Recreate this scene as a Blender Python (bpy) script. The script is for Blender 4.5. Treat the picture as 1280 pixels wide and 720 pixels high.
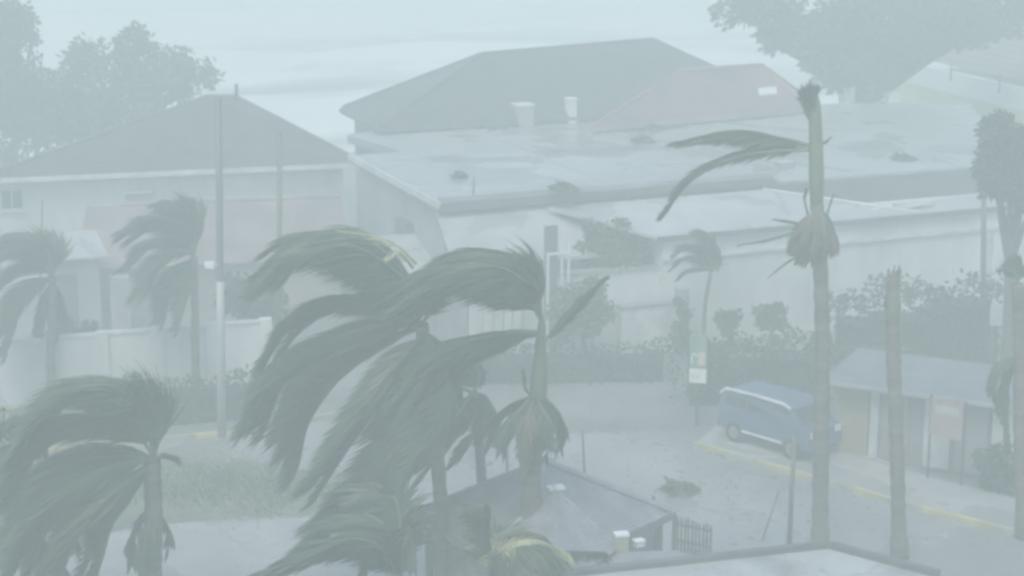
import bpy, math, random
from mathutils import Vector, Matrix

random.seed(7)
V = Vector
R = math.radians
sc = bpy.context.scene
for o in list(bpy.data.objects):
    bpy.data.objects.remove(o)

# ------------------------------------------------------------------ camera
CAM_H = 16.0
FPX = 640 / math.tan(R(15))           # focal length in photo pixels (1280 wide)
PITCH = math.atan(590 / FPX)
cd = bpy.data.cameras.new('camera')
cam = bpy.data.objects.new('camera', cd)
sc.collection.objects.link(cam)
cam.location = (0, 0, CAM_H)
cam.rotation_euler = (math.pi / 2 - PITCH, 0, 0)
cd.sensor_width = 36
cd.lens = 18 / math.tan(R(15))
cd.clip_start = 0.5
cd.clip_end = 6000
sc.camera = cam

# ------------------------------------------------------------------ sky, sun, exposure
SUN_EL, SUN_AZ = R(58), R(200)
w = bpy.data.worlds.new('World')
sc.world = w
w.use_nodes = True
wn = w.node_tree
sky = wn.nodes.new('ShaderNodeTexSky')
sky.sky_type = 'NISHITA'
sky.sun_disc = False
sky.sun_elevation = SUN_EL
sky.sun_rotation = SUN_AZ
sky.air_density = 1.0
sky.dust_density = 3.0
sky.ozone_density = 1.0
bg = wn.nodes['Background']
bg.inputs['Strength'].default_value = 0.12
wn.links.new(sky.outputs[0], bg.inputs['Color'])
sd = bpy.data.lights.new('sun', 'SUN')
sd.energy = 0.8
sd.angle = R(25)
sd.color = (1.0, 0.97, 0.93)
sun = bpy.data.objects.new('sun', sd)
sc.collection.objects.link(sun)
dirv = V((math.sin(SUN_AZ) * math.cos(SUN_EL), math.cos(SUN_AZ) * math.cos(SUN_EL), math.sin(SUN_EL)))
sun.rotation_euler = dirv.to_track_quat('Z', 'Y').to_euler()
sun.location = (0, 0, 60)

sc.render.engine = 'CYCLES'
sc.view_settings.view_transform = 'Standard'
sc.view_settings.look = 'None'
sc.view_settings.exposure = 1.05
sc.view_settings.gamma = 1
sc.view_settings.use_curve_mapping = False
sc.cycles.use_denoising = True
sc.cycles.max_bounces = 6
sc.cycles.diffuse_bounces = 2
sc.cycles.glossy_bounces = 2
sc.cycles.volume_bounces = 1
sc.cycles.transparent_max_bounces = 4
sc.cycles.filter_width = 3.1
HAZE_DENSITY = 0.0166

# ------------------------------------------------------------------ survey helpers
def ray(px, py):
    u = (px - 640) / FPX
    v = (360 - py) / FPX
    return u, math.cos(PITCH) + v * math.sin(PITCH), -math.sin(PITCH) + v * math.cos(PITCH)

def P(px, py, z):                       # sight line meets height z
    a, b, c = ray(px, py)
    k = (z - CAM_H) / c
    return V((a * k, b * k, z))

def PY(px, py, Y):                      # sight line meets depth Y
    a, b, c = ray(px, py)
    k = Y / b
    return V((a * k, Y, CAM_H + c * k))

def frame(origin, deg):
    c, s = math.cos(R(deg)), math.sin(R(deg))
    ox, oy = origin[0], origin[1]
    return lambda u, v, z: V((ox + u * c - v * s, oy + u * s + v * c, z))

# ------------------------------------------------------------------ materials
MATS = {}
def mat(name, col, rough=0.6, var=0.25, scale=3.0, bump=0.0, bscale=20.0, col2=None, metallic=0.0, spec=0.5, stretch=(1, 1, 1), puddle=0.0, pscale=0.35):
    if name in MATS:
        return MATS[name]
    m = bpy.data.materials.new(name)
    m.use_nodes = True
    nt = m.node_tree
    bs = nt.nodes['Principled BSDF']
    tc = nt.nodes.new('ShaderNodeTexCoord')
    mp = nt.nodes.new('ShaderNodeMapping')
    mp.inputs['Scale'].default_value = stretch
    nt.links.new(tc.outputs['Object'], mp.inputs['Vector'])
    no = nt.nodes.new('ShaderNodeTexNoise')
    no.inputs['Scale'].default_value = scale
    no.inputs['Detail'].default_value = 6
    no.inputs['Roughness'].default_value = 0.6
    nt.links.new(mp.outputs[0], no.inputs['Vector'])
    cr = nt.nodes.new('ShaderNodeValToRGB')
    cr.color_ramp.elements[0].position = 0.32
    cr.color_ramp.elements[1].position = 0.68
    a = col2 if col2 else tuple(c * (1 - var) for c in col)
    b = col if col2 else tuple(min(1, c * (1 + var * 0.6)) for c in col)
    cr.color_ramp.elements[0].color = (*a, 1)
    cr.color_ramp.elements[1].color = (*b, 1)
    nt.links.new(no.outputs['Fac'], cr.inputs['Fac'])
    nt.links.new(cr.outputs['Color'], bs.inputs['Base Color'])
    bs.inputs['Roughness'].default_value = rough
    if puddle:
        n3 = nt.nodes.new('ShaderNodeTexNoise')
        n3.inputs['Scale'].default_value = pscale
        n3.inputs['Detail'].default_value = 5
        n3.inputs['Distortion'].default_value = 0.6
        nt.links.new(tc.outputs['Object'], n3.inputs['Vector'])
        r3 = nt.nodes.new('ShaderNodeValToRGB')
        r3.color_ramp.elements[0].position = 0.44
        r3.color_ramp.elements[1].position = 0.64
        nt.links.new(n3.outputs['Fac'], r3.inputs['Fac'])
        mx = nt.nodes.new('ShaderNodeMix')
        mx.data_type = 'RGBA'
        mx.inputs[7].default_value = (*(c * (1 - puddle) for c in col), 1)
        nt.links.new(r3.outputs['Color'], mx.inputs[0])
        nt.links.new(cr.outputs['Color'], mx.inputs[6])
        nt.links.new(mx.outputs[2], bs.inputs['Base Color'])
        mr = nt.nodes.new('ShaderNodeMapRange')
        mr.inputs['To Min'].default_value = rough + 0.15
        mr.inputs['To Max'].default_value = 0.06
        nt.links.new(r3.outputs['Color'], mr.inputs['Value'])
        nt.links.new(mr.outputs[0], bs.inputs['Roughness'])
    bs.inputs['Metallic'].default_value = metallic
    bs.inputs['Specular IOR Level'].default_value = spec
    if bump:
        n2 = nt.nodes.new('ShaderNodeTexNoise')
        n2.inputs['Scale'].default_value = bscale
        n2.inputs['Detail'].default_value = 4
        nt.links.new(mp.outputs[0], n2.inputs['Vector'])
        bp = nt.nodes.new('ShaderNodeBump')
        bp.inputs['Strength'].default_value = bump
        bp.inputs['Distance'].default_value = 0.05
        nt.links.new(n2.outputs['Fac'], bp.inputs['Height'])
        nt.links.new(bp.outputs[0], bs.inputs['Normal'])
    MATS[name] = m
    return m

mat('ground', (0.215, 0.22, 0.22), 0.5, 0.4, 0.25, 0.4, 6)
mat('asphalt', (0.295, 0.30, 0.305), 0.28, 0.35, 0.3, 0.25, 12, stretch=(1, 0.5, 1), puddle=0.3, pscale=0.3)
mat('concrete', (0.38, 0.38, 0.375), 0.35, 0.3, 0.5, 0.2, 8, puddle=0.25, pscale=0.5)
mat('grass', (0.16, 0.18, 0.125), 0.6, 0.45, 0.8)
mat('white_wall', (0.62, 0.63, 0.62), 0.6, 0.3, 0.5, 0.1, 6, stretch=(1, 1, 0.45))
mat('grey_wall', (0.30, 0.30, 0.32), 0.6, 0.25, 0.6, 0.1, 6)
mat('cream_wall', (0.55, 0.52, 0.38), 0.6, 0.2, 0.6)
mat('pink_wall', (0.34, 0.285, 0.295), 0.6, 0.25, 0.5)
mat('brown_wall', (0.29, 0.24, 0.16), 0.6, 0.25, 1.0)
mat('mauve_wall', (0.24, 0.21, 0.225), 0.6, 0.25, 1.0)
mat('white_roof', (0.42, 0.44, 0.44), 0.35, 0.3, 0.22, 0.2, 3, puddle=0.4, pscale=0.45)
mat('flat_roof', (0.33, 0.35, 0.355), 0.25, 0.38, 0.16, 0.2, 2, puddle=0.38, pscale=0.32)
mat('dark_shingle', (0.085, 0.085, 0.095), 0.5, 0.35, 1.5, 0.3, 25)
mat('gazebo_shingle', (0.235, 0.245, 0.265), 0.45, 0.3, 2.5, 0.3, 25)
mat('red_roof', (0.27, 0.155, 0.155), 0.45, 0.35, 0.5, 0.15, 6)
mat('faded_roof', (0.26, 0.195, 0.20), 0.5, 0.4, 0.5, 0.15, 6)
mat('tan_roof', (0.22, 0.165, 0.125), 0.5, 0.3, 0.6, 0.2, 15)
mat('fascia_dark', (0.11, 0.115, 0.12), 0.5, 0.3, 1.5)
mat('fascia_white', (0.55, 0.56, 0.55), 0.45, 0.3, 1.6)
mat('glass', (0.05, 0.06, 0.07), 0.08, 0.2, 2)
mat('yellow_paint', (0.46, 0.42, 0.24), 0.5, 0.35, 1.6)
mat('kerb_pale', (0.38, 0.37, 0.30), 0.5, 0.3, 1.6)
mat('wood_pole', (0.15, 0.125, 0.105), 0.7, 0.35, 3, 0.3, 10, stretch=(3, 3, 0.4))
mat('concrete_pole', (0.11, 0.115, 0.115), 0.5, 0.2, 2)
mat('dark_metal', (0.06, 0.06, 0.065), 0.4, 0.2, 2)
mat('white_metal', (0.72, 0.73, 0.73), 0.35, 0.1, 2)
mat('picket', (0.09, 0.06, 0.055), 0.65, 0.35, 4)
mat('palm_trunk', (0.135, 0.115, 0.105), 0.75, 0.5, 1.2, 0.4, 6, stretch=(1, 1, 5))
mat('palm_shaft', (0.105, 0.135, 0.075), 0.4, 0.25, 2)
mat('palm_green', (0.058, 0.085, 0.042), 0.45, 0.45, 1.3)
mat('palm_dark', (0.042, 0.06, 0.036), 0.5, 0.4, 1.3)
mat('palm_dead', (0.085, 0.068, 0.048), 0.75, 0.4, 2)
mat('palm_yellow', (0.40, 0.41, 0.22), 0.5, 0.3, 3)
mat('bark', (0.10, 0.085, 0.07), 0.8, 0.35, 4, 0.3, 12)
mat('leaf', (0.048, 0.08, 0.034), 0.5, 0.5, 0.8)
mat('leaf_dark', (0.038, 0.052, 0.038), 0.55, 0.4, 0.8)
mat('leaf_pale', (0.08, 0.105, 0.045), 0.5, 0.45, 0.7)
mat('van_blue', (0.075, 0.105, 0.185), 0.45, 0.15, 1.5)
mat('tyre', (0.025, 0.025, 0.027), 0.8, 0.2, 5)
mat('rim', (0.35, 0.36, 0.37), 0.3, 0.1, 5, metallic=0.8)
mat('lamp_red', (0.45, 0.03, 0.03), 0.2, 0.1, 5)
mat('lamp_clear', (0.7, 0.7, 0.66), 0.1, 0.1, 5)
mat('sign_green', (0.17, 0.28, 0.20), 0.4, 0.15, 4)
mat('sign_white', (0.75, 0.76, 0.74), 0.4, 0.1, 4)
mat('sign_orange', (0.58, 0.47, 0.38), 0.4, 0.1, 4)
mat('sign_pink', (0.34, 0.26, 0.26), 0.4, 0.2, 4)
mat('sign_grey', (0.42, 0.43, 0.43), 0.4, 0.1, 4)
mat('crate_yellow', (0.34, 0.34, 0.26), 0.5, 0.2, 4)
mat('tarp', (0.14, 0.152, 0.165), 0.4, 0.3, 1.5, 0.2, 6)

# ------------------------------------------------------------------ mesh builder
class MB:
    def __init__(s):
        s.v, s.f, s.m = [], [], []
        s.cur = 0
    def add(s, vs, fs):
        n = len(s.v)
        s.v += [V(x) for x in vs]
        s.f += [tuple(i + n for i in f) for f in fs]
        s.m += [s.cur] * len(fs)
    def quad(s, *vs):
        s.add(vs, [tuple(range(len(vs)))])
    def prism(s, poly, z0, z1):          # poly of xy points
        n = len(poly)
        a = sum(poly[i][0] * poly[(i + 1) % n][1] - poly[(i + 1) % n][0] * poly[i][1] for i in range(n))
        if a < 0:
            poly = poly[::-1]
        vs = [V((p[0], p[1], z0)) for p in poly] + [V((p[0], p[1], z1)) for p in poly]
        fs = [tuple(range(n - 1, -1, -1)), tuple(range(n, 2 * n))]
        fs += [(i, (i + 1) % n, n + (i + 1) % n, n + i) for i in range(n)]
        s.add(vs, fs)
    def box(s, F, u0, u1, v0, v1, z0, z1):
        s.prism([F(u0, v0, 0), F(u1, v0, 0), F(u1, v1, 0), F(u0, v1, 0)], z0, z1)
    def slab(s, pts, th):                # thick plate below an upward polygon
        n = len(pts)
        pts = [V(p) for p in pts]
        nr = (pts[1] - pts[0]).cross(pts[2] - pts[0])
        if nr.z < 0:
            pts = pts[::-1]
        low = [p - V((0, 0, th)) for p in pts]
        fs = [tuple(range(n)), tuple(range(2 * n - 1, n - 1, -1))]
        fs += [(i, n + i, n + (i + 1) % n, (i + 1) % n) for i in range(n)]
        s.add(pts + low, fs)
    def tube(s, pts, rads, seg=8, cap=True):
        rings = []
        n = len(pts)
        base = len(s.v)
        up = V((0.31, 0.17, 0.93)).normalized()
        ref = None
        for i, p in enumerate(pts):
            t = (V(pts[min(i + 1, n - 1)]) - V(pts[max(i - 1, 0)]))
            t = t.normalized() if t.length > 1e-9 else V((0, 0, 1))
            if ref is None:
                ref = t.cross(V((1, 0.2, 0.1))).normalized()
            ref = (ref - t * ref.dot(t)).normalized()
            b = t.cross(ref)
            r = rads[i] if hasattr(rads, '__len__') else rads
            for k in range(seg):
                a = 2 * math.pi * k / seg
                s.v.append(V(p) + (ref * math.cos(a) + b * math.sin(a)) * r)
        for i in range(n - 1):
            for k in range(seg):
                k2 = (k + 1) % seg
                s.f.append((base + i * seg + k, base + i * seg + k2, base + (i + 1) * seg + k2, base + (i + 1) * seg + k))
                s.m.append(s.cur)
        if cap:
            s.f.append(tuple(base + k for k in range(seg - 1, -1, -1)))
            s.f.append(tuple(base + (n - 1) * seg + k for k in range(seg)))
            s.m += [s.cur, s.cur]
    def courses(s, a, b, c, d, n, lift=0.03):   # a,b bottom edge, d,c top edge, n lapped rows
        a, b, c, d = V(a), V(b), V(c), V(d)
        nr = (b - a).cross((d + c) / 2 - a).normalized()
        if nr.z < 0:
            nr = -nr
        for i in range(n):
            t0, t1 = i / n, (i + 1) / n
            p0, p1 = a.lerp(d, t0), b.lerp(c, t0)
            q0, q1 = a.lerp(d, t1), b.lerp(c, t1)
            l0, l1 = p0 + nr * lift, p1 + nr * lift
            s.quad(l0, l1, q1, q0)
            s.quad(p0, p1, l1, l0)
    def build(s, name, mats, parent=None, smooth=False, loc=None):
        if not isinstance(mats, (list, tuple)):
            mats = [mats]
        if parent is not None:
            q = parent
            org = V((0, 0, 0))
            while q is not None:
                org = org + q.location
                q = q.parent
            loc = V((0, 0, 0))
        else:
            if loc is None:
                n = len(s.v)
                loc = V((sum(v.x for v in s.v) / n, sum(v.y for v in s.v) / n, min(v.z for v in s.v)))
            org = loc
        me = bpy.data.meshes.new(name)
        me.from_pydata([tuple(v - org) for v in s.v], [], s.f)
        for m in mats:
            me.materials.append(MATS[m])
        if len(mats) > 1:
            me.polygons.foreach_set('material_index', s.m)
        if smooth:
            me.polygons.foreach_set('use_smooth', [True] * len(me.polygons))
        me.update()
        o = bpy.data.objects.new(name, me)
        sc.collection.objects.link(o)
        o.location = loc
        o.parent = parent
        return o

def tag(o, label=None, cat=None, group=None, kind=None):
    if label: o['label'] = label
    if cat: o['category'] = cat
    if group: o['group'] = group
    if kind: o['kind'] = kind
    return o

def empty(name, loc, label, cat, group=None):
    o = bpy.data.objects.new(name, None)
    sc.collection.objects.link(o)
    o.location = V(loc)
    o.empty_display_size = 0.3
    return tag(o, label, cat, group)

def catmull(pts, n):
    pts = [V(p) for p in pts]
    p = [pts[0] * 2 - pts[1]] + pts + [pts[-1] * 2 - pts[-2]]
    out = []
    m = len(pts) - 1
    for i in range(n):
        t = i / (n - 1) * m
        k = min(int(t), m - 1)
        u = t - k
        a, b, c, d = p[k], p[k + 1], p[k + 2], p[k + 3]
        out.append(0.5 * ((2 * b) + (c - a) * u + (2 * a - 5 * b + 4 * c - d) * u * u + (3 * b - a - 3 * c + d) * u ** 3))
    return out

# ------------------------------------------------------------------ the setting
A = 22.0                                     # street grid direction in degrees

# ground: one sheet out past the horizon, dipping under the sea behind the houses
mb = MB()
xs = [-2600, -600, -150, -60, -20, 20, 60, 150, 600, 2600]
ys = [(-2600, 0), (-300, 0), (0, 0), (30, 0), (60, 0), (86, 0), (96, -0.5), (104, -1.6), (130, -4), (400, -6), (2800, -6)]
vs = [V((x, y + (0.12 * x if 60 < y < 200 and abs(x) < 160 else 0), z)) for (y, z) in ys for x in xs]
fs = [(j * len(xs) + i, j * len(xs) + i + 1, (j + 1) * len(xs) + i + 1, (j + 1) * len(xs) + i) for j in range(len(ys) - 1) for i in range(len(xs) - 1)]
mb.add(vs, fs)
tag(mb.build('ground', 'ground', loc=V((0, 0, 0))), 'grey green wet ground under houses and streets', None, None, 'structure')

# sea with storm swell and broken foam
def sea():
    gy = []
    y = 92.0
    st = 0.45
    while y < 2700:
        gy.append(y)
        if y > 190:
            st *= 1.16
        y += st
    gx = [-2500, -1200, -600, -300, -170]
    x = -120
    while x <= 130:
        gx.append(x)
        x += 1.3
    gx += [180, 300, 600, 1200, 2500]
    rs = random.Random(3)
    wv = [(rs.uniform(5, 15), rs.uniform(0.06, 0.20), rs.uniform(-0.5, 0.2), rs.uniform(0, 6.3)) for _ in range(9)]
    vs, foam = [], []
    for yy in gy:
        for xx in gx:
            h = 0
            ph = 0.9 * math.sin(xx * 0.05 + yy * 0.03) + 0.6 * math.sin(xx * 0.13 - yy * 0.02 + 1)
            for L, a, sk, p0 in wv:
                h += a * math.sin(2 * math.pi / L * (yy + sk * xx) + p0 + ph)
            h += 0.55 * (math.sin(2 * math.pi / 21 * (yy + 0.12 * xx) + ph * 1.4)) ** 3
            k = 1.0 if yy < 240 else max(0, 1 - (yy - 240) / 400)
            vs.append(V((xx, yy, -0.7 + h * k)))
            foam.append(max(0, min(1, 0.22 + h * 0.32 + 0.10 * math.sin(yy * 0.09 + ph * 2))))
    n = len(gx)
    fs = [(j * n + i, j * n + i + 1, (j + 1) * n + i + 1, (j + 1) * n + i) for j in range(len(gy) - 1) for i in range(n - 1)]
    me = bpy.data.meshes.new('sea')
    me.from_pydata([tuple(v) for v in vs], [], fs)
    at = me.attributes.new('foam', 'FLOAT', 'POINT')
    at.data.foreach_set('value', foam)
    me.polygons.foreach_set('use_smooth', [True] * len(fs))
    m = bpy.data.materials.new('sea_water')
    m.use_nodes = True
    nt = m.node_tree
    bs = nt.nodes['Principled BSDF']
    ab = nt.nodes.new('ShaderNodeAttribute')
    ab.attribute_name = 'foam'
    tc = nt.nodes.new('ShaderNodeTexCoord')
    mp = nt.nodes.new('ShaderNodeMapping')
    mp.inputs['Scale'].default_value = (0.05, 0.085, 1)
    nt.links.new(tc.outputs['Object'], mp.inputs['Vector'])
    no = nt.nodes.new('ShaderNodeTexNoise')
    no.inputs['Scale'].default_value = 1.4
    no.inputs['Detail'].default_value = 8
    nt.links.new(mp.outputs[0], no.inputs['Vector'])
    ad = nt.nodes.new('ShaderNodeMath')
    ad.operation = 'ADD'
    nt.links.new(ab.outputs['Fac'], ad.inputs[0])
    no.inputs['Roughness'].default_value = 0.68
    no.inputs['Distortion'].default_value = 0.8
    mu = nt.nodes.new('ShaderNodeMath')
    mu.operation = 'MULTIPLY'
    mu.inputs[1].default_value = 1.25
    nt.links.new(no.outputs['Fac'], mu.inputs[0])
    nt.links.new(mu.outputs[0], ad.inputs[1])
    cr = nt.nodes.new('ShaderNodeValToRGB')
    cr.color_ramp.elements[0].position = 0.5
    cr.color_ramp.elements[0].color = (0.28, 0.32, 0.32, 1)
    cr.color_ramp.elements[1].position = 0.88
    cr.color_ramp.elements[1].color = (0.96, 0.97, 0.97, 1)
    nt.links.new(ad.outputs[0], cr.inputs['Fac'])
    nt.links.new(cr.outputs['Color'], bs.inputs['Base Color'])
    bs.inputs['Roughness'].default_value = 0.35
    me.materials.append(m)
    o = bpy.data.objects.new('sea', me)
    sc.collection.objects.link(o)
    tag(o, 'storm grey sea with broken white foam behind the houses', None, None, 'structure')
sea()

# street surfaces, each sheet a few millimetres above the one below
def sheet(name, pts, z, m, label, rough_edge=0.0):
    mb = MB()
    if rough_edge:
        q = []
        for i in range(len(pts)):
            a, c = pts[i], pts[(i + 1) % len(pts)]
            k = max(1, int((c - a).length / 0.25))
            q += [a.lerp(c, t / k) + V((random.gauss(0, rough_edge), random.gauss(0, rough_edge), 0)) for t in range(k)]
        pts = q
    mb.prism([(p[0], p[1]) for p in pts], 0.0005, z)
    return tag(mb.build(name, m), label, None, None, 'structure')

kL = [P(-60, 585, 0), P(60, 566, 0), P(200, 552, 0), P(330, 540, 0), P(430, 518, 0), P(520, 495, 0)]
kR = [P(815, 515, 0), P(842, 538, 0), P(870, 558, 0), P(1110, 628, 0), P(1290, 675, 0), P(1500, 735, 0)]
sheet('road', kL[:-1] + [P(520, 528, 0), P(640, 545, 0), P(780, 540, 0)] + kR[1:] + [P(1400, 900, 0), P(300, 900, 0), P(420, 660, 0), P(200, 590, 0), P(-60, 625, 0)], 0.004, 'asphalt', 'wet grey street bending past the palms', 0.12)
sheet('lawn', [P(-60, 628, 0), P(195, 578, 0), P(330, 576, 0), P(440, 600, 0), P(460, 640, 0), P(200, 652, 0), P(-60, 690, 0)], 0.012, 'grass', 'green strip of grass beside the wet street', 0.09)
sheet('forecourt', [P(-60, 700, 0), P(205, 655, 0), P(462, 644, 0), P(560, 690, 0), P(640, 900, 0), P(-60, 900, 0)], 0.008, 'concrete', 'pale wet concrete forecourt below the grass strip')
sheet('pavement', [P(905, 529, 0), P(1130, 592, 0), P(1300, 637, 0)] + [P(1500, 700, 0), P(1500, 731, 0), P(1290, 672, 0), P(1110, 625, 0), P(872, 556, 0)], 0.11, 'concrete', 'raised pavement between painted kerb and blue van')

def kerb(pts, label, pattern):
    root = empty('kerb', pts[0] * 0.5 + pts[-1] * 0.5, label, None)
    root['kind'] = 'structure'
    line = []
    for i in range(len(pts) - 1):
        a, b = pts[i], pts[i + 1]
        n = max(1, int((b - a).length / 0.9))
        line += [a.lerp(b, k / n) for k in range(n)]
    line.append(pts[-1])
    for i in range(len(line) - 1):
        a, b = line[i], line[i + 1]
        d = (b - a).normalized()
        sd_ = V((-d.y, d.x, 0)) * 0.085
        a2, b2 = a + d * 0.008, b - d * 0.008
        h = 0.135 + random.uniform(-0.006, 0.006)
        mb = MB()
        mb.prism([a2 - sd_, b2 - sd_, b2 + sd_, a2 + sd_], 0.0, h)
        mb.build('kerb_stone', pattern[i % len(pattern)], root)
kerb(kL[1:-1], 'painted yellow kerb below the low hedge and light pole', ['yellow_paint', 'yellow_paint', 'yellow_paint', 'kerb_pale'])
kerb(kR[2:5], 'painted yellow kerb in front of the blue van', ['yellow_paint', 'kerb_pale', 'yellow_paint', 'yellow_paint', 'kerb_pale'])
kerb([P(905, 527, 0), P(1130, 590, 0)], 'pale inner kerb running under the blue van', ['kerb_pale', 'concrete'])

# ------------------------------------------------------------------ buildings
def window(root, F, u0, u1, v, z0, z1, fr='fascia_white', side=-1):
    b = MB()
    t = 0.06
    o1 = 0.05
    b.box(F, u0, u1, v - o1, v + 0.02, z1 - t, z1)
    b.box(F, u0, u1, v - o1, v + 0.02, z0, z0 + t)
    b.box(F, u0, u0 + t, v - o1, v + 0.02, z0 + t, z1 - t)
    b.box(F, u1 - t, u1, v - o1, v + 0.02, z0 + t, z1 - t)
    b.box(F, (u0 + u1) / 2 - t / 3, (u0 + u1) / 2 + t / 3, v - o1, v + 0.02, z0 + t, z1 - t)
    wdw = b.build('window', fr, root)
    p = MB()
    p.box(F, u0 + t, u1 - t, v - 0.02, v + 0.0, z0 + t, z1 - t)
    p.build('pane', 'glass', wdw)
    s_ = MB()
    s_.box(F, u0 - 0.08, u1 + 0.08, v - 0.14, v + 0.02, z0 - 0.06, z0 - 0.003)
    s_.build('sill', fr, wdw)

def hip_roof(root, corners, ridge, m, n, name='roof', fascia='fascia_white', th=0.18, trim_m=None, lift=0.03):
    """corners: front-left, front-right, back-right, back-left at eave; ridge: two points"""
    fl, fr, br, bl = corners
    ra, rb = ridge
    b = MB()
    b.courses(fl, fr, rb, ra, n, lift)
    b.courses(fr, br, rb, rb, n, lift)
    b.courses(br, bl, ra, rb, n, lift)
    b.courses(bl, fl, ra, ra, n, lift)
    r = b.build(name, m, root)
    f = MB()
    for a, c in ((fl, fr), (fr, br), (br, bl), (bl, fl)):
        d = (c - a).normalized()
        nn = V((d.y, -d.x, 0)) * 0.04
        f.prism([a + nn, c + nn, c - nn, a - nn], a.z - th, a.z - 0.004)
    f.build('fascia', fascia, r)
    t = MB()
    if (ra - rb).length > 0.1:
        t.tube([ra + V((0, 0, 0.02)), rb + V((0, 0, 0.02))], 0.09, 6)
    for a, c in ((fl, ra), (fr, rb), (br, rb), (bl, ra)):
        t.tube([a.lerp(c, 0.02) + V((0, 0, 0.03)), c + V((0, 0, 0.03))], 0.075, 6)
    t.build('ridge_cap', trim_m or m, r)
    return r

# house 1: low hip roofed white house
F1 = frame(P(452, 203, 4.0), 14)
root = empty('hip_roof_house', F1(-9, 5, 0), 'white house with dark grey hip roof beside the round storm tree', 'house')
b = MB(); b.prism([F1(-12.6, 0.6, 0), F1(-0.6, 0.6, 0), F1(-2.7, 6.3, 0), F1(-7.8, 6.3, 0)], 0, 3.9); b.build('wall', 'white_wall', root)
ap = PY(277, 122, 69.0)
hip_roof(root, [F1(-13.2, 0, 4), F1(0, 0, 4), F1(-2.5, 6.6, 4), F1(-8.0, 6.6, 4)], [ap + V((-0.6, 0, 0)), ap + V((0.5, 0.1, 0))], 'dark_shingle', 26)
window(root, F1, -13.3 + 0.75, -11.75, 0.58, 2.75, 3.5)
b = MB(); b.box(F1, -8.3, -7.5, 0.3, 0.597, 2.75, 3.2); ac = b.build('air_conditioner', 'grey_wall', root)
b = MB(); b.box(F1, -8.4, -7.4, 0.18, 0.6, 3.2, 3.26); b.build('hood', 'fascia_white', ac)
b = MB(); b.tube([ap + V((0.55, 0, -0.2)), ap + V((0.55, 0, 0.5))], 0.06, 8); b.build('vent_pipe', 'dark_metal', root)

# lower annex with faded red roof in front of house 1
Fa = frame(P(438, 322, 1.6), 12)
root = empty('annex_house', Fa(-4, 2, 0), 'low annex with faded red sheet roof in front of the hip roofed white house', 'house')
b = MB(); b.box(Fa, -8.6, -0.3, 0.3, 6.2, 0, 1.5); b.build('wall', 'pink_wall', root)
b = MB(); b.slab([Fa(-9, 0, 1.62), Fa(0, 0, 1.62), Fa(0.2, 4.0, 2.9), Fa(-8.6, 4.0, 2.9)], 0.06)
rf = b.build('roof', 'faded_roof', root)
b = MB(); b.slab([Fa(-8.6, 4.01, 2.9), Fa(0.2, 4.01, 2.9), Fa(0.2, 7.4, 1.8), Fa(-9, 7.4, 1.8)], 0.06)
b.build('rear_slope', 'faded_roof', rf)
b = MB(); b.tube([Fa(-9, 0, 1.67), Fa(-8.6, 4, 2.95)], 0.07, 6); b.build('barge_board', 'pink_wall', rf)
b = MB(); b.box(Fa, -7.5, 0.2, 3.9, 4.1, 2.91, 2.98); b.build('ridge_cap', 'pink_wall', rf)

# small hut with pale roof
Fh = frame(P(62, 384, 0.9), 14)
root = empty('garden_hut', Fh(0.8, 0.8, 0), 'small grey hut with pale sheet roof behind the long white wall', 'hut')
b = MB(); b.box(Fh, 0, 1.6, 0, 1.6, 0, 2.5); b.build('wall', 'grey_wall', root)
b = MB(); b.slab([Fh(-0.2, -0.25, 2.5), Fh(1.9, -0.25, 2.5), Fh(1.6, 1.8, 2.95), Fh(-0.2, 1.8, 2.95)], 0.07); b.build('roof', 'white_roof', root)
b = MB(); b.box(Fh, 1.9, 2.5, -0.2, 0.4, 0, 1.75); b.build('side_panel', 'concrete', root)
b = MB(); b.box(Fh, 0.3, 0.9, -0.02, 0, 0.05, 1.95); b.build('door', 'fascia_dark', root)

# big flat roofed building
F2 = frame(P(550, 254, 4.5), A)
root = empty('flat_roof_building', F2(15, 10, 0), 'large flat roofed building with pale wet roof behind the tall palm', 'building')
poly = [F2(0, 0, 0), F2(21.5, 0, 0), F2(27, 11, 0), F2(24, 13.4, 0), F2(3.0, 14.2, 0), F2(1.2, 13.4, 0), F2(1.9, 9.3, 0), F2(0, 9.2, 0)]
inner = [F2(0.25, 0.3, 0), F2(21.2, 0.3, 0), F2(26.6, 10.9, 0), F2(24, 13.1, 0), F2(3.2, 14.0, 0), F2(1.5, 13.2, 0), F2(2.2, 9.0, 0), F2(0.25, 9.0, 0)]
b = MB(); b.prism(inner, 0, 4.2); b.build('wall', 'grey_wall', root)
b = MB(); b.prism(poly, 4.202, 4.5); rf = b.build('roof', 'flat_roof', root)
b = MB(); b.box(F2, 0, 11.6, -0.02, 0.22, 4.502, 4.66); b.build('parapet', 'grey_wall', rf)
b = MB(); b.box(F2, -0.06, 11.65, -0.1, -0.022, 4.28, 4.48); b.build('gutter', 'fascia_dark', rf)
b = MB(); b.box(F2, -0.09, -0.003, -0.1, 9.2, 4.34, 4.55); b.build('verge_trim', 'fascia_white', rf)
b = MB(); b.slab([F2(11.6, -0.02, 4.50), F2(21.5, -0.02, 4.50), F2(21.5, -0.35, 4.42), F2(11.6, -0.35, 4.42)], 0.1); b.build('eave_strip', 'flat_roof', rf)
b = MB()
for uu, ll in ((6.0, 8.5), (12.5, 8.5), (19, 8.5)):
    b.box(F2, uu, uu + 0.10, 0.3, 11.3, 4.502, 4.512)
b.build('membrane_seam', 'grey_wall', rf)
b = MB(); b.box(F2, -0.02 + 0.02, 0.25, 3.2, 4.4, 2.0, 3.2)
wd = b.build('window', 'glass', root)

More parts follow.
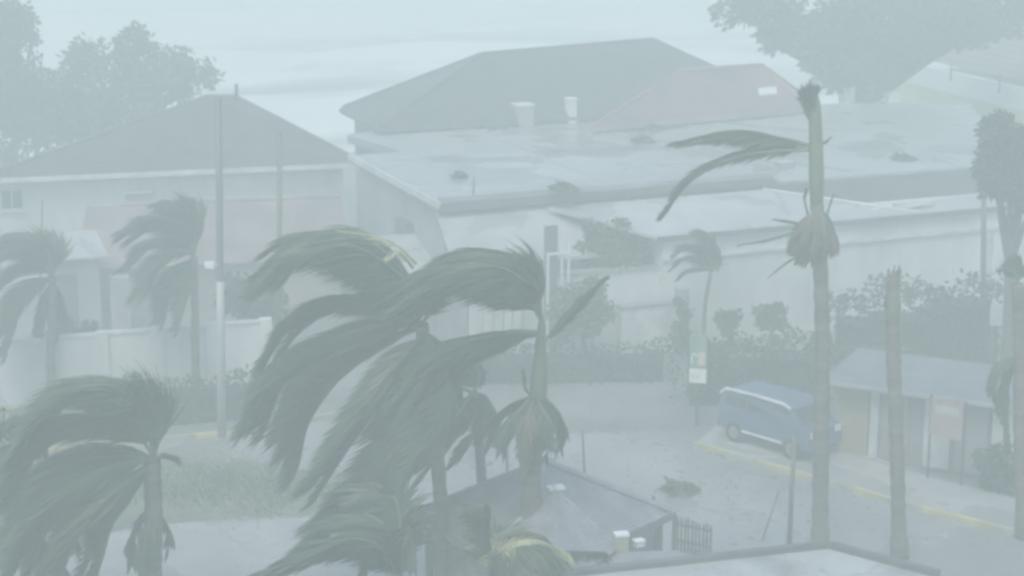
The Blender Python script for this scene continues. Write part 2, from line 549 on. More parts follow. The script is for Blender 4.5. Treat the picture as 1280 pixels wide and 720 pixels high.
# long white building in front of it (low pitch roof, band, white wall)
F3 = frame(P(850, 293, 3.6), A)
root = empty('long_white_building', F3(8, 1, 0), 'long low white walled building with pale roof crossing behind the tall palm trunk', 'building')
b = MB(); b.box(F3, -0.5, 30, 0.12, 2.7, 0, 2.9); b.build('wall', 'white_wall', root)
b = MB(); b.box(F3, -0.55, 30, 0.02, 0.118, 2.80, 2.90); b.build('string_course', 'fascia_white', root)
b = MB(); b.box(F3, -0.5, 30, 0.14, 2.7, 2.902, 3.46); b.build('upper_wall', 'white_wall', root)
b = MB()
dd = 2.75
b.slab([F3(-0.8, 0, 3.6), F3(8.6, 0, 3.6), F3(4.4, dd, 4.18), F3(-3.2, dd, 4.18)], 0.1)
rf = b.build('roof', 'white_roof', root)
b = MB(); b.slab([F3(8.61, 0, 3.6), F3(30, 0, 3.6), F3(30, 1.6, 3.62), F3(8.61, 1.6, 3.62)], 0.1); b.build('ledge', 'white_roof', rf)
b = MB(); b.box(F3, -0.8, 30, -0.05, -0.003, 3.44, 3.58); b.build('gutter', 'fascia_dark', rf)
b = MB(); b.tube([F3(8.6, 0.02, 3.63), F3(4.4, dd, 4.2)], 0.05, 6); b.build('hip_cap', 'fascia_white', rf)
for k in range(5):
    b = MB(); b.box(F3, 11.2 + 3 * k, 11.6 + 3 * k, 0.06, 0.118, 0.02, 2.78); b.build('pilaster', 'fascia_white', root)

# torn white strips lying on the ledge
for k, (uu, vv, le, an, wd_) in enumerate([(7.6, 0.75, 1.0, 30, 0.16), (8.9, 0.62, 1.4, 8, 0.2), (9.3, 0.85, 1.2, 20, 0.14)]):
    c = F3(uu, vv, 0)
    Fs = frame(c, A + an)
    b = MB()
    b.slab([Fs(-le / 2, -wd_ / 2, 3.72), Fs(0, -wd_ / 2, 3.76), Fs(0, wd_ / 2, 3.78), Fs(-le / 2, wd_ / 2, 3.73)], 0.05)
    b.slab([Fs(0, -wd_ / 2, 3.76), Fs(le / 2, -wd_ / 2, 3.70), Fs(le / 2, wd_ / 2, 3.71), Fs(0, wd_ / 2, 3.78)], 0.05)
    tag(b.build('torn_sheet', 'fascia_white'), ['short torn white roof strip lying apart on the pale ledge', 'longest torn white roof strip on the pale ledge', 'torn white roof strip lying against the longest strip on the ledge'][k], 'debris', 'torn roof strips on the ledge')

# gabled house in the middle (pale roof slope, dark gable)
F4 = frame(P(852, 292, 3.3), A)
root = empty('gabled_house', F4(-4, 1, 0), 'small gabled house with pale roof and dark gable behind leafy bush', 'house')
b = MB(); b.box(F4, -7.3, -0.9, -0.2, 2.5, 0, 2.9); b.build('wall', 'grey_wall', root)
e = [F4(-7.8, -0.5, 3.0), F4(-3.0, -0.5, 3.0), F4(-2.9, 2.2, 4.25), F4(-7.4, 2.2, 4.2)]
b = MB(); b.slab(e, 0.1); rf = b.build('roof', 'white_roof', root)
g0, g1, g2 = PY(722, 251, 59.6), PY(794, 249, 60.3), PY(852, 292, 58.6)
g3 = PY(770, 268, 59.0)
b = MB(); b.slab([g0, g1, g2, g3], 0.12); b.build('gable_slope', 'dark_shingle', rf)
b = MB(); b.tube([g1 + V((0, 0, 0.03)), g2 + V((0, 0, 0.03))], 0.05, 6); b.build('barge_board', 'fascia_white', rf)
b = MB(); b.slab([g0.lerp(g3, 0.05) + V((0, -0.02, -0.13)), g3 + V((0, -0.02, -0.13)), g2 + V((0, -0.02, -0.13)), V((g2.x - 0.2, g2.y - 0.5, g2.z - 0.5)), V((e[1].x, e[1].y, e[1].z))], 0.08); b.build('lower_slope', 'white_roof', rf)

# dark side wall lean-to with pale awning left of it
F5 = frame(P(640, 330, 2.2), A)
root = empty('lean_to_shed', F5(-2.5, 0.6, 0), 'lean-to shed with pale awning roof against the flat roofed building', 'shed')
b = MB(); b.box(F5, -4.4, -0.2, 0.3, 2.3, 0, 2.1); b.build('wall', 'grey_wall', root)
b = MB(); b.slab([F5(-4.7, 0, 2.2), F5(0, 0, 2.2), F5(0, 2.5, 2.9), F5(-4.7, 2.5, 2.9)], 0.08); b.build('roof', 'white_roof', root)
b = MB(); b.box(F5, -1.6, -0.7, 0.26, 0.298, 0.1, 1.9); b.build('door', 'fascia_white', root)

# walled yard: grey wall and bright white gate wall
F6 = frame(P(768, 336, 2.6), 20)
root = empty('yard_wall', F6(0, 1, 0), 'tall grey yard wall below the gabled house', 'wall')
b = MB(); b.box(F6, -4.6, 2.15, 0.0, 0.25, 0, 2.5); b.build('wall_panel', 'white_wall', root)
b = MB(); b.box(F6, -4.65, 2.2, -0.06, 0.31, 2.502, 2.6); b.build('coping', 'concrete', root)
root = empty('gate_wall', F6(1, 0.1, 0), 'bright white low wall block standing before the grey yard wall', 'wall')
b = MB(); b.box(F6, -0.05, 1.85, -0.7, -0.4, 0, 1.5); b.build('wall_panel', 'fascia_white', root)
b = MB(); b.box(F6, -0.09, 1.89, -0.74, -0.36, 1.502, 1.58); b.build('coping', 'grey_wall', root)
b = MB(); b.box(F6, 1.9, 2.2, -0.72, -0.3, 0, 1.95); b.build('pier', 'grey_wall', root)

# dark panel and white posts on the yard wall roof line
c = PY(694, 330, 55.7)
root = empty('gate_frame', (c.x, c.y, 0), 'dark louvred panel between thin white posts above the yard wall', 'gate')
Fg = frame(c, A)
b = MB(); b.box(Fg, -0.28, 0.12, 0.1, 0.2, 0, c.z + 1.15); b.build('panel', 'fascia_dark', root)
for u in (-0.25, 0.2, 0.42):
    b = MB(); b.box(Fg, u, u + 0.06, 0, 0.08, 0, c.z + (1.0 if u > 0 else 0.35)); b.build('post', 'white_metal', root)
b = MB(); b.box(Fg, -0.25, 0.48, -0.03, -0.002, c.z + 0.28, c.z + 0.36); b.build('rail', 'white_metal', root)
# pale door boards further left
c = PY(625, 330, 55.4)
Fg = frame(c, A)
root = empty('board_fence', (c.x, c.y, 0), 'pale upright boards beside the dark louvred panel', 'fence')
for k in range(4):
    b = MB(); b.box(Fg, -0.6 + 0.3 * k, -0.34 + 0.3 * k, -0.3, -0.25, 0, c.z + 0.55 + 0.05 * (k % 2)); b.build('board', 'fascia_white', root)

# big dark hip roof behind, by the sea
root = empty('seaside_hall', (2, 84, 0), 'large hall with long dark hip roof next to the sea', 'building')
F7 = frame(P(474, 161, 4.75), A)
rA, rB = PY(602, 68, 75.4), PY(816, 50, 78.4)
hip_roof(root, [F7(0, 0, 4.75), F7(17.5, 0, 4.75), F7(16.5, 5.6, 4.75), F7(0.1, 5.3, 4.75)], [rA, rB], 'dark_shingle', 30, fascia='fascia_dark', th=0.14)
b = MB(); b.prism([F7(0.5, 0.35, 0), F7(17.0, 0.35, 0), F7(16.0, 5.2, 0), F7(0.6, 5.0, 0)], 0, 4.65); b.build('wall', 'grey_wall', root)

# faded red roof
F8 = frame(PY(745, 150, 71), A)
root = empty('red_roof_house', (5, 76, 0), 'house with faded red hip roof before the dark roofed hall', 'house')
c8 = [PY(738, 142, 70.3), PY(1008, 142, 75.2), PY(1000, 120, 79.5), PY(790, 120, 75)]
ze = 4.75
c8 = [V((p.x, p.y, ze)) for p in c8]
hip_roof(root, c8, [PY(852, 89, 73.4), PY(952, 82, 75.8)], 'red_roof', 14, fascia='pink_wall', th=0.14)
rr0, rr1 = PY(852, 89, 73.4), PY(952, 82, 75.8)
def on_red(a, t):
    return c8[0].lerp(c8[1], a).lerp(rr0.lerp(rr1, (a - 0.4) / 0.42), t) + V((0, 0, 0.12))
b = MB(); b.slab([on_red(0.78, 0.33), on_red(0.87, 0.33), on_red(0.87, 0.46), on_red(0.78, 0.46)], 0.12); b.build('skylight', 'white_metal', root)
b = MB(); b.prism([(c8[0].lerp(c8[2], 0.05)), (c8[1].lerp(c8[3], 0.05)), (c8[2].lerp(c8[0], 0.05)), (c8[3].lerp(c8[1], 0.05))], 0, 4.6); b.build('wall', 'pink_wall', root)

# tan roofed building at the far side with white wall band
root = empty('tan_roof_house', (26, 96, 0), 'tan roofed house with long white wall band under the big leafy tree', 'house')
a0, a1 = P(1108, 96, 3.6), P(1300, 144, 3.6)
d = (a1 - a0).normalized(); Fb = frame(a0, math.degrees(math.atan2(d.y, d.x)))
L = (a1 - a0).length
b = MB(); b.box(Fb, 0, L, 0, 0.3, 0, 3.6); b.build('wall', 'cream_wall', root)
b = MB(); b.box(Fb, -0.1, L, -0.06, 0.36, 3.602, 4.55); b.build('wall_band', 'white_metal', root)
q = [Fb(2.0, 0.6, 4.72), Fb(L, 0.6, 4.72), Fb(L, 8, 7.2), Fb(5, 8, 7.2)]
b = MB(); b.courses(q[0], q[1], q[2], q[3], 14); b.build('roof', 'tan_roof', root)
b = MB(); b.box(Fb, 2.2, L, 0.8, 7.9, 0, 4.2); b.build('rear_wall', 'cream_wall', root)
b = MB(); b.box(Fb, -0.75, -0.12, 0, 0.6, 0, 5.2); b.build('gate_pier', 'white_metal', root)
for k in range(3):
    b = MB(); b.tube([Fb(2.0 + k * 4, -0.1, 4.15), Fb(2.0 + k * 4, -0.1, 5.1)], 0.04, 6); b.build('rail_post', 'dark_metal', root)

# rooftop things on the flat roof (top at 4.5 m)
def rooftop_box(name, px, py, wpx, hpx, m, label, cat, deep=0.7, lid=None):
    c = P(px, py, 4.503)
    s_ = c.y / FPX * 1.02
    Fr = frame(c, A)
    root = empty(name, c, label, cat)
    b = MB(); b.box(Fr, -wpx * s_ / 2, wpx * s_ / 2, 0, deep, 4.503, 4.503 + hpx * s_); b.build('casing', m, root)
    b = MB(); b.box(Fr, -wpx * s_ / 2 - 0.04, wpx * s_ / 2 + 0.04, -0.04, deep + 0.04, 4.505 + hpx * s_, 4.56 + hpx * s_); b.build('lid', lid or m, root)
rooftop_box('roof_vent', 658, 158, 20, 25, 'concrete', 'squat grey vent box with pale lid on the flat roof', 'vent', lid='white_metal')
rooftop_box('chimney', 716, 154, 11, 29, 'white_metal', 'narrow white chimney box on the flat roof', 'chimney', 0.4)
rooftop_box('water_heater', 1118, 128, 16, 9, 'white_metal', 'low white heater box beside the white water tank', 'heater', 0.4)
rooftop_box('roof_vent', 985, 212, 20, 7, 'concrete', 'low grey vent box near the front edge of the flat roof', 'vent', 0.5)
rooftop_box('water_tank', 1062, 130, 14, 18, 'fascia_white', 'white water tank at the back of the flat roof', 'tank', 0.5)
def pole(name, px0, py0, px1, py1, Y, r, m, label, cat='pole', z0=0.0, arm=None):
    t = PY(px1, py1, Y)
    bt = PY(px0, py0, Y)
    if z0 is not None:
        k = (bt.z - z0) / max(0.01, (t.z - bt.z))
        bt = V((bt.x - (t.x - bt.x) * k, Y, z0))
    root = empty(name, bt, label, cat)
    b = MB(); b.tube([bt, bt.lerp(t, 0.5), t], [r * 1.15, r, r * 0.85], 10); b.build('shaft', m, root, True)
    return root, bt, t
pole('roof_antenna', 592, 250, 592, 220, P(592, 250, 4.5).y, 0.03, 'dark_metal', 'thin dark antenna rod near the flat roof edge', 'antenna', 4.502)
pole('roof_antenna', 893, 150, 893, 124, P(893, 150, 4.5).y, 0.035, 'dark_metal', 'thin dark antenna rod in front of the red roof', 'antenna', 4.502)
p0, p1 = P(804, 134, 4.55), P(842, 156, 4.55)
b = MB(); b.tube([p0, p0.lerp(p1, 0.5) + V((0, 0, 0.03)), p1], 0.045, 6)
tag(b.build('loose_pipe', 'white_metal'), 'long white pipe lying on the flat roof below the red roof', 'pipe')

def debris(name, px, py, z, wpx, hpx, m, label, seed, cat='debris'):
    c = P(px, py, z)
    s_ = c.y / FPX
    rs = random.Random(seed)
    b = MB()
    for i in range(170):
        a = rs.uniform(0, 6.283); r = rs.random() ** 0.8 * 1.05
        x, y = math.cos(a) * r * wpx * s_ / 2, math.sin(a) * r * wpx * s_ * 0.55
        h = (1 - r) * hpx * s_ * rs.uniform(0.5, 1.1)
        p = c + V((x, y, h + 0.02))
        d = V((rs.uniform(-1, -0.2), rs.uniform(-0.6, 0.6), rs.uniform(-0.2, 0.25))).normalized() * rs.uniform(0.12, 0.38)
        n = d.cross(V((rs.uniform(-1, 1), rs.uniform(-1, 1), 1))).normalized() * rs.uniform(0.03, 0.09)
        q = p + d
        q.z = max(q.z, z + 0.015)
        b.quad(p - n, p + n, q + n * 0.5, q - n * 0.5)
    return tag(b.build(name, m), label, cat)
debris('fallen_branches', 810, 160, 4.505, 52, 8, 'leaf_dark', 'dark heap of torn branches at the back of the flat roof', 1)
debris('fallen_branches', 808, 178, 4.505, 26, 9, 'leaf_dark', 'small dark leaf heap just below the larger branch heap', 2)
debris('fallen_branches', 710, 238, 4.67, 34, 8, 'leaf_dark', 'dark torn branches caught at the flat roof parapet', 3)
debris('fallen_branches', 580, 222, 4.505, 12, 5, 'leaf_dark', 'tiny dark leaf scrap near the roof antenna', 4)
debris('fallen_branches', 625, 157, 4.505, 60, 4, 'leaf_dark', 'thin scatter of leaves under the hall roof', 5)
debris('fallen_branches', 1133, 199, 4.505, 28, 4, 'leaf_dark', 'flat scrap of leaves alone on the wet roof', 6)
debris('fallen_branches', 855, 612, 0.006, 44, 8, 'palm_dead', 'heap of torn palm leaves lying on the wet street', 7)

# long white boundary wall with piers
w0, w1 = P(-80, 514, 0), P(335, 485, 0)
dw = (w1 - w0).normalized()
Fw = frame(w0, math.degrees(math.atan2(dw.y, dw.x)))
LW = (w1 - w0).length
root = empty('boundary_wall', w0.lerp(w1, 0.6), 'long white boundary wall behind the low roadside hedge', 'wall')
npan = 6
for k in range(npan):
    a, c = LW * k / npan, LW * (k + 1) / npan
    b = MB(); b.box(Fw, a + 0.17, c - 0.17, 0.04, 0.2, 0, 1.78 + 0.03 * k); b.build('wall_panel', 'white_wall', root)
    b = MB(); b.box(Fw, a + 0.17, c - 0.17, 0.0, 0.24, 1.782 + 0.03 * k, 1.86 + 0.03 * k); b.build('coping', 'fascia_white', root)
    b = MB(); b.box(Fw, c - 0.168, c + 0.168, -0.02, 0.26, 0, 1.9 + 0.03 * k); b.build('pier', 'white_wall', root)

# ------------------------------------------------------------------ foreground roofs
# gazebo roof among the palms
root = empty('gazebo', (0.65, 36.2, 0), 'grey shingled gazebo with hip roof under the palms', 'gazebo')
pk = PY(680, 578, 36.0)
rc = PY(840, 641, 36.4)
lc = PY(520, 641, 36.4)
ez = rc.z
fc = V((0.2, 32.9, ez)); bc = V((0.9, 39.5, ez)); rc = V((rc.x, rc.y, ez)); lc = V((lc.x, lc.y, ez))
hip_roof(root, [fc, rc, bc, lc], [pk, pk + V((0.02, 0, 0))], 'gazebo_shingle', 26, fascia='tarp', th=0.14, lift=0.012)
pk2 = PY(692, 611, 34.2)
e2 = [PY(612, 676, 33.6), PY(700, 705, 31.6), PY(775, 684, 33.6), PY(700, 650, 36)]
e2 = [V((p.x, p.y, pk2.z - 0.95)) for p in e2]
po = MB()
for i in range(4):
    po.courses(e2[i], e2[(i + 1) % 4], pk2, pk2, 20, 0.010)
pr = po.build('porch_roof', 'gazebo_shingle', root)
b = MB()
for p in e2[:3]:
    b.tube([p, pk2 + V((0, 0, 0.02))], 0.05, 6)
b.build('ridge_cap', 'gazebo_shingle', pr)
b = MB(); b.box(frame(pk2, 20), -0.12, 0.2, -0.1, 0.1, pk2.z, pk2.z + 0.05); b.build('finial', 'white_metal', pr)
b = MB(); b.prism([p.lerp(pk, 0.12) for p in (fc, rc, bc, lc)], 0, ez - 0.1); b.build('wall', 'gazebo_shingle', root)
for p in (rc, bc, lc):
    q = p.lerp(pk, 0.1)
    b = MB(); b.tube([V((q.x, q.y, 0)), V((q.x, q.y, ez - 0.05))], 0.08, 8); b.build('post', 'wood_pole', root)
for p in (e2[1], e2[2]):
    q = p.lerp(pk2, 0.12)
    b = MB(); b.tube([V((q.x, q.y, 0)), V((q.x, q.y, e2[0].z + 0.03))], 0.06, 8); b.build('post', 'wood_pole', root)

# near pale roof at the foot of the tall palm
z8 = 3.4
c0 = P(1035, 686, z8); cl = P(700, 723, z8); cr_ = P(1170, 722, z8)
root = empty('near_flat_roof_house', (5, 28, 0), 'near building with pale wet flat roof and dark edge', 'building')
body = [c0, cl, V((cl.x + 1, 24, z8)), V((cr_.x + 1, 24, z8)), cr_]
b = MB(); b.prism(body, 3.2, z8); rf = b.build('roof', 'white_roof', root)
cen = sum(body, V((0, 0, 0))) / 5
b = MB(); b.prism([p.lerp(cen, 0.06) for p in body], 0, 3.198); b.build('wall', 'grey_wall', root)
for a, c in ((cl, c0), (c0, cr_)):
    d = (c - a).normalized(); n = V((-d.y, d.x, 0))
    b = MB(); b.prism([a + n * 0.003, c + n * 0.003, c + n * 0.16, a + n * 0.16], 3.1, z8 + 0.10); b.build('edge_trim', 'fascia_dark', rf)

# low grey tarp-roofed stall and things near the gazebo
Ft = frame(P(745, 712, 2.6), 6)
root = empty('market_stall', Ft(0.8, 0.5, 0), 'low grey flat topped stall between gazebo and picket fence', 'stall')
b = MB(); b.slab([Ft(-0.2, -0.6, 2.58), Ft(1.75, -0.6, 2.58), Ft(1.65, 0.75, 2.62), Ft(0.0, 0.75, 2.62)], 0.08); b.build('cover', 'gazebo_shingle', root)
b = MB(); b.box(Ft, 0.05, 1.55, -0.5, 0.65, 0, 2.49); b.build('wall', 'tarp', root)
b = MB(); b.box(Ft, 0.3, 1.1, -0.53, -0.502, 0.9, 2.0); b.build('shutter', 'grey_wall', root)

def crate(px, py, z, sx, sy, sz, m, label, rot=10, cat='crate'):
    Fc = frame(P(px, py, z), rot)
    c = P(px, py, z)
    root = empty('crate', c, label, cat)
    b = MB(); b.box(Fc, -sx / 2, sx / 2, 0, sy, z, z + sz * 0.88); b.build('box_body', m, root)
    b = MB(); b.box(Fc, -sx / 2 - 0.015, sx / 2 + 0.015, -0.015, sy + 0.015, z + sz * 0.88 + 0.002, z + sz); b.build('lid', 'white_metal', root)
crate(778, 690, 2.625, 0.24, 0.2, 0.34, 'crate_yellow', 'pale yellow bin with white lid on the grey stall')
crate(801, 684, 2.625, 0.18, 0.16, 0.12, 'white_metal', 'small white box beside the pale yellow bin', 25, 'box')

# picket fence
root = empty('picket_fence', P(864, 690, 0), 'short dark picket fence standing at the street edge', 'fence')
f0, f1 = P(842, 688, 0), P(888, 698, 0)
for i in range(11):
    p = f0.lerp(f1, i / 10)
    wdt = 0.05 if i else 0.09
    h = random.uniform(0.78, 0.86) + (0.06 if i == 0 else 0)
    b = MB()
    t = random.uniform(-0.015, 0.015)
    b.add([p + V((-wdt / 2, 0, 0)), p + V((wdt / 2, 0, 0)), p + V((wdt / 2 + t, 0, h - 0.06)), p + V((t, 0, h)), p + V((-wdt / 2 + t, 0, h - 0.06)),
           p + V((-wdt / 2, 0.03, 0)), p + V((wdt / 2, 0.03, 0)), p + V((wdt / 2 + t, 0.03, h - 0.06)), p + V((t, 0.03, h)), p + V((-wdt / 2 + t, 0.03, h - 0.06))],
          [(0, 1, 2, 3, 4), (9, 8, 7, 6, 5), (0, 5, 6, 1), (1, 6, 7, 2), (2, 7, 8, 3), (3, 8, 9, 4), (4, 9, 5, 0)])
    b.build('picket', 'picket', root)
for z in (0.22, 0.6):
    d = (f1 - f0).normalized()
    b = MB(); b.prism([f0 + V((0, 0.034, 0)), f1 + V((0, 0.034, 0)), f1 + V((0, 0.06, 0)), f0 + V((0, 0.06, 0))], z, z + 0.05); b.build('rail', 'picket', root)

# poles and posts
r_, bt, tp = pole('light_pole', 277, 545, 273, 123, 48.35, 0.10, 'concrete_pole', 'tall pale light pole rising from the yellow kerb', 'pole')
b = MB(); b.tube([tp + V((0, 0, -0.25)), tp + V((0, 0.35, -0.05))], 0.04, 6); b.build('bracket', 'dark_metal', r_)
lo, hi = bt.lerp(tp, 0.0), bt.lerp(tp, 0.47)
b = MB(); b.tube([lo, lo.lerp(hi, 0.5), hi], [0.125, 0.118, 0.112], 10); b.build('painted_base', 'concrete', r_, True)
c = PY(262, 331, 48.3)
b = MB(); b.box(frame((c.x, c.y), 0), -0.12, 0.12, -0.08, 0.08, c.z - 0.08, c.z + 0.08); b.box(frame((c.x, c.y), 0), 0.12, 0.25, -0.02, 0.02, c.z - 0.02, c.z + 0.02); b.build('lamp_head', 'white_metal', r_)
pole('utility_pole', 348, 470, 350, 166, 54.5, 0.085, 'wood_pole', 'shorter wooden pole behind the swept palm crown', 'pole')
pole('utility_pole', 1228, 440, 1230, 235, 56, 0.085, 'wood_pole', 'dark wooden pole rising out of the tall hedge', 'pole')
pole('wooden_post', 986, 690, 993, 545, 40.5, 0.055, 'wood_pole', 'tall thin wooden post next to the tall palm trunk', 'post')
pole('leaning_stick', 948, 690, 973, 615, 40.8, 0.022, 'wood_pole', 'thin leaning stick beside the tall wooden post', 'stick')
pole('iron_post', 731, 600, 728, 538, 43, 0.03, 'dark_metal', 'thin iron post behind the gazebo roof', 'post')
pole('iron_post', 817, 672, 817, 620, 37.6, 0.04, 'dark_metal', 'short iron post by the gazebo roof corner', 'post')
pole('iron_post', 827, 326, 826, 290, 57.6, 0.04, 'dark_metal', 'dark iron post on the grey yard wall', 'post')
pole('iron_post', 634, 595, 634, 560, 42, 0.035, 'dark_metal', 'iron post seen between two palm trunks', 'post')
pole('iron_post', 500, 600, 500, 552, 44, 0.03, 'dark_metal', 'iron post under the swept palm fronds', 'post')
pole('bent_rod', 52, 290, 53, 250, 60, 0.03, 'dark_metal', 'thin rod standing before the white house wall', 'rod')

# ------------------------------------------------------------------ shop kiosk
ko = P(1040, 572, 0)
Fk = frame(ko, -28)
root = empty('shop_kiosk', Fk(2.5, 2, 0), 'roadside shop kiosk with pale roof and brown walls beyond the palm snag', 'kiosk')
b = MB(); b.box(Fk, 0, 5.6, 0.25, 2.6, 0, 2.03); b.build('wall', 'mauve_wall', root)
for (u0, u1, m, nm) in ((0.02, 0.85, 'brown_wall', 'panel'), (0.9, 1.12, 'fascia_white', 'door'), (1.2, 1.9, 'mauve_wall', 'panel'), (2.3, 2.95, 'fascia_white', 'panel'), (3.1, 3.9, 'grey_wall', 'panel'), (4.0, 5.4, 'white_wall', 'panel')):
    b = MB(); b.box(Fk, u0, u1, 0.17, 0.247, 0.1 if nm == 'panel' else 0.02, 1.95); b.build(nm, m, root)
b = MB(); b.slab([Fk(-0.3, -0.25, 2.12), Fk(5.9, -0.25, 2.12), Fk(5.9, 2.8, 2.2), Fk(-0.3, 2.8, 2.2)], 0.08); rf = b.build('roof', 'tarp', root)
b = MB(); b.box(Fk, -0.3, 5.9, -0.32, -0.253, 2.02, 2.12); b.build('fascia', 'grey_wall', rf)

# sign boards
s0, s1 = P(1159, 602, 0), P(1201, 612, 0)
root = empty('roadside_sign', s0.lerp(s1, 0.5), 'faded pink sign board on two thin posts before the kiosk', 'sign')
for s_ in (s0, s1):
    b = MB(); b.tube([s_, s_ + V((0, 0, 2.25))], 0.03, 8); b.build('post', 'dark_metal', root)
b = MB()
d = (s1 - s0); dn = V((-d.y, d.x, 0)).normalized()
a0, a1 = s0 + d * 0.03 - dn * 0.06, s1 - d * 0.03 - dn * 0.06
b.prism([a0, a1, a1 + dn * 0.03, a0 + dn * 0.03], 1.25, 2.2)
sb = b.build('board', 'sign_pink', root)
b = MB(); b.prism([a0 + d * 0.12 - dn * 0.004, a1 - d * 0.12 - dn * 0.004, a1 - d * 0.12 - dn * 0.001, a0 + d * 0.12 - dn * 0.001], 1.85, 2.05); b.build('print_band', 'sign_grey', sb)

g = P(871, 532, 0)
Fg = frame(g, -17)
root = empty('pylon_sign', g, 'green and white pylon sign in front of the hedge', 'sign')
b = MB(); b.tube([g, g + V((0, 0, 1.25))], 0.05, 8); b.build('post', 'dark_metal', root)
b = MB(); b.box(Fg, -0.23, 0.23, -0.05, 0.05, 1.62, 2.55); bd = b.build('board', 'sign_green', root)
b = MB(); b.box(Fg, 0.0, 0.2, -0.056, -0.052, 1.72, 2.08); b.build('orange_patch', 'sign_orange', bd)
b = MB()
pts = [Fg(-0.17, -0.06, 1.74), Fg(-0.17, -0.06, 1.92), Fg(-0.15, -0.06, 2.0), Fg(-0.10, -0.06, 2.04), Fg(-0.06, -0.06, 2.0), Fg(-0.05, -0.06, 1.95)]
b.tube(pts, 0.02, 6); b.build('hook_mark', 'sign_white', bd)
b = MB(); b.box(Fg, -0.23, 0.23, -0.055, 0.055, 1.22, 1.6); b2 = b.build('board', 'sign_white', root)
for k in range(2):
    b = MB()
    u = -0.12 + 0.13 * k
    b.tube([Fg(u - 0.05, -0.06, 1.33), Fg(u + 0.05, -0.06, 1.47)], 0.01, 5); b.tube([Fg(u - 0.05, -0.06, 1.47), Fg(u + 0.05, -0.06, 1.33)], 0.01, 5)
    b.build('cross_mark', 'sign_grey', b2)

# ------------------------------------------------------------------ blue van
vo = P(897, 546, 0.12)
Fv0 = frame(vo, -47)
Fv = lambda u, v, z: Fv0(u * 0.86, v * 0.9, z * 0.9 + 0.11)
root = empty('blue_van', Fv(1.7, 0.75, 0.0), 'blue van with white roof edge parked by the painted kerb', 'van')
W, LN = 1.5, 3.5
prof = [(0.0, 0.36), (0.0, 0.95), (0.08, 1.34), (0.25, 1.50), (2.45, 1.52), (2.75, 1.43), (3.15, 1.0), (3.45, 0.88), (3.5, 0.36)]
b = MB()
n = len(prof)
vs = [Fv(u, 0 + (0.08 if z > 1.1 else 0), z) for u, z in prof] + [Fv(u, W - (0.08 if z > 1.1 else 0), z) for u, z in prof]
b.add(vs, [tuple(range(n)), tuple(range(2 * n - 1, n - 1, -1))] + [(i, n + i, n + (i + 1) % n, (i + 1) % n) for i in range(n)])
body = b.build('body', 'van_blue', root)
b = MB(); b.tube([Fv(0.03, 0.05, 1.36), Fv(0.25, 0.05, 1.53), Fv(1.4, 0.05, 1.56), Fv(2.45, 0.05, 1.54), Fv(2.75, 0.05, 1.44)], 0.05, 6); b.build('roof_rail', 'fascia_white', root)
for (u0, u1) in ((0.25, 1.05), (1.12, 1.9), (1.97, 2.65)):
    b = MB(); b.add([Fv(u0, 0.022, 1.08), Fv(u1 + (0.12 if u1 > 2.5 else 0), 0.022, 1.08), Fv(u1, 0.062, 1.36), Fv(u0, 0.062, 1.36)], [(0, 1, 2, 3)])
    wdw = b.build('window', 'glass', root)
b = MB(); b.add([Fv(2.79, 0.16, 1.41), Fv(2.79, W - 0.16, 1.41), Fv(3.13, W - 0.16, 1.05), Fv(3.13, 0.16, 1.05)], [(0, 1, 2, 3)]); b.build('windscreen', 'glass', root)
for v in (0.0, W - 0.16):
    for u in (0.65, 2.85):
        c = Fv(u, v + 0.08, 0.3); ax = (Fv(u, v + 1, 0.3) - Fv(u, v, 0.3)).normalized()
        b = MB(); b.tube([c - ax * 0.09, c - ax * 0.07, c + ax * 0.07, c + ax * 0.09], [0.26, 0.295, 0.295, 0.26], 18); wh = b.build('wheel', 'tyre', root)
        b = MB(); b.tube([c - ax * 0.1, c + ax * 0.1], 0.17, 14); b.build('rim', 'rim', wh)
for v in (0.08, W - 0.3):
    b = MB(); b.box(Fv, 3.47, 3.53, v, v + 0.22, 0.756, 0.917); b.build('headlight', 'lamp_clear', root)
    b = MB(); b.box(Fv, -0.03, 0.02, v, v + 0.14, 0.822, 1.107); b.build('tail_light', 'lamp_red', root)
b = MB(); b.box(Fv, -0.08, -0.003, 0.05, W - 0.05, 0.433, 0.585); b.build('bumper', 'dark_metal', root)
b = MB(); b.box(Fv, 0.95, 2.5, -0.03, -0.003, 0.452, 0.509); b.build('side_sill', 'white_metal', root)
b = MB(); b.box(Fv, 1.10, 1.25, -0.025, -0.002, 1.012, 1.060); b.build('door_handle', 'dark_metal', root)

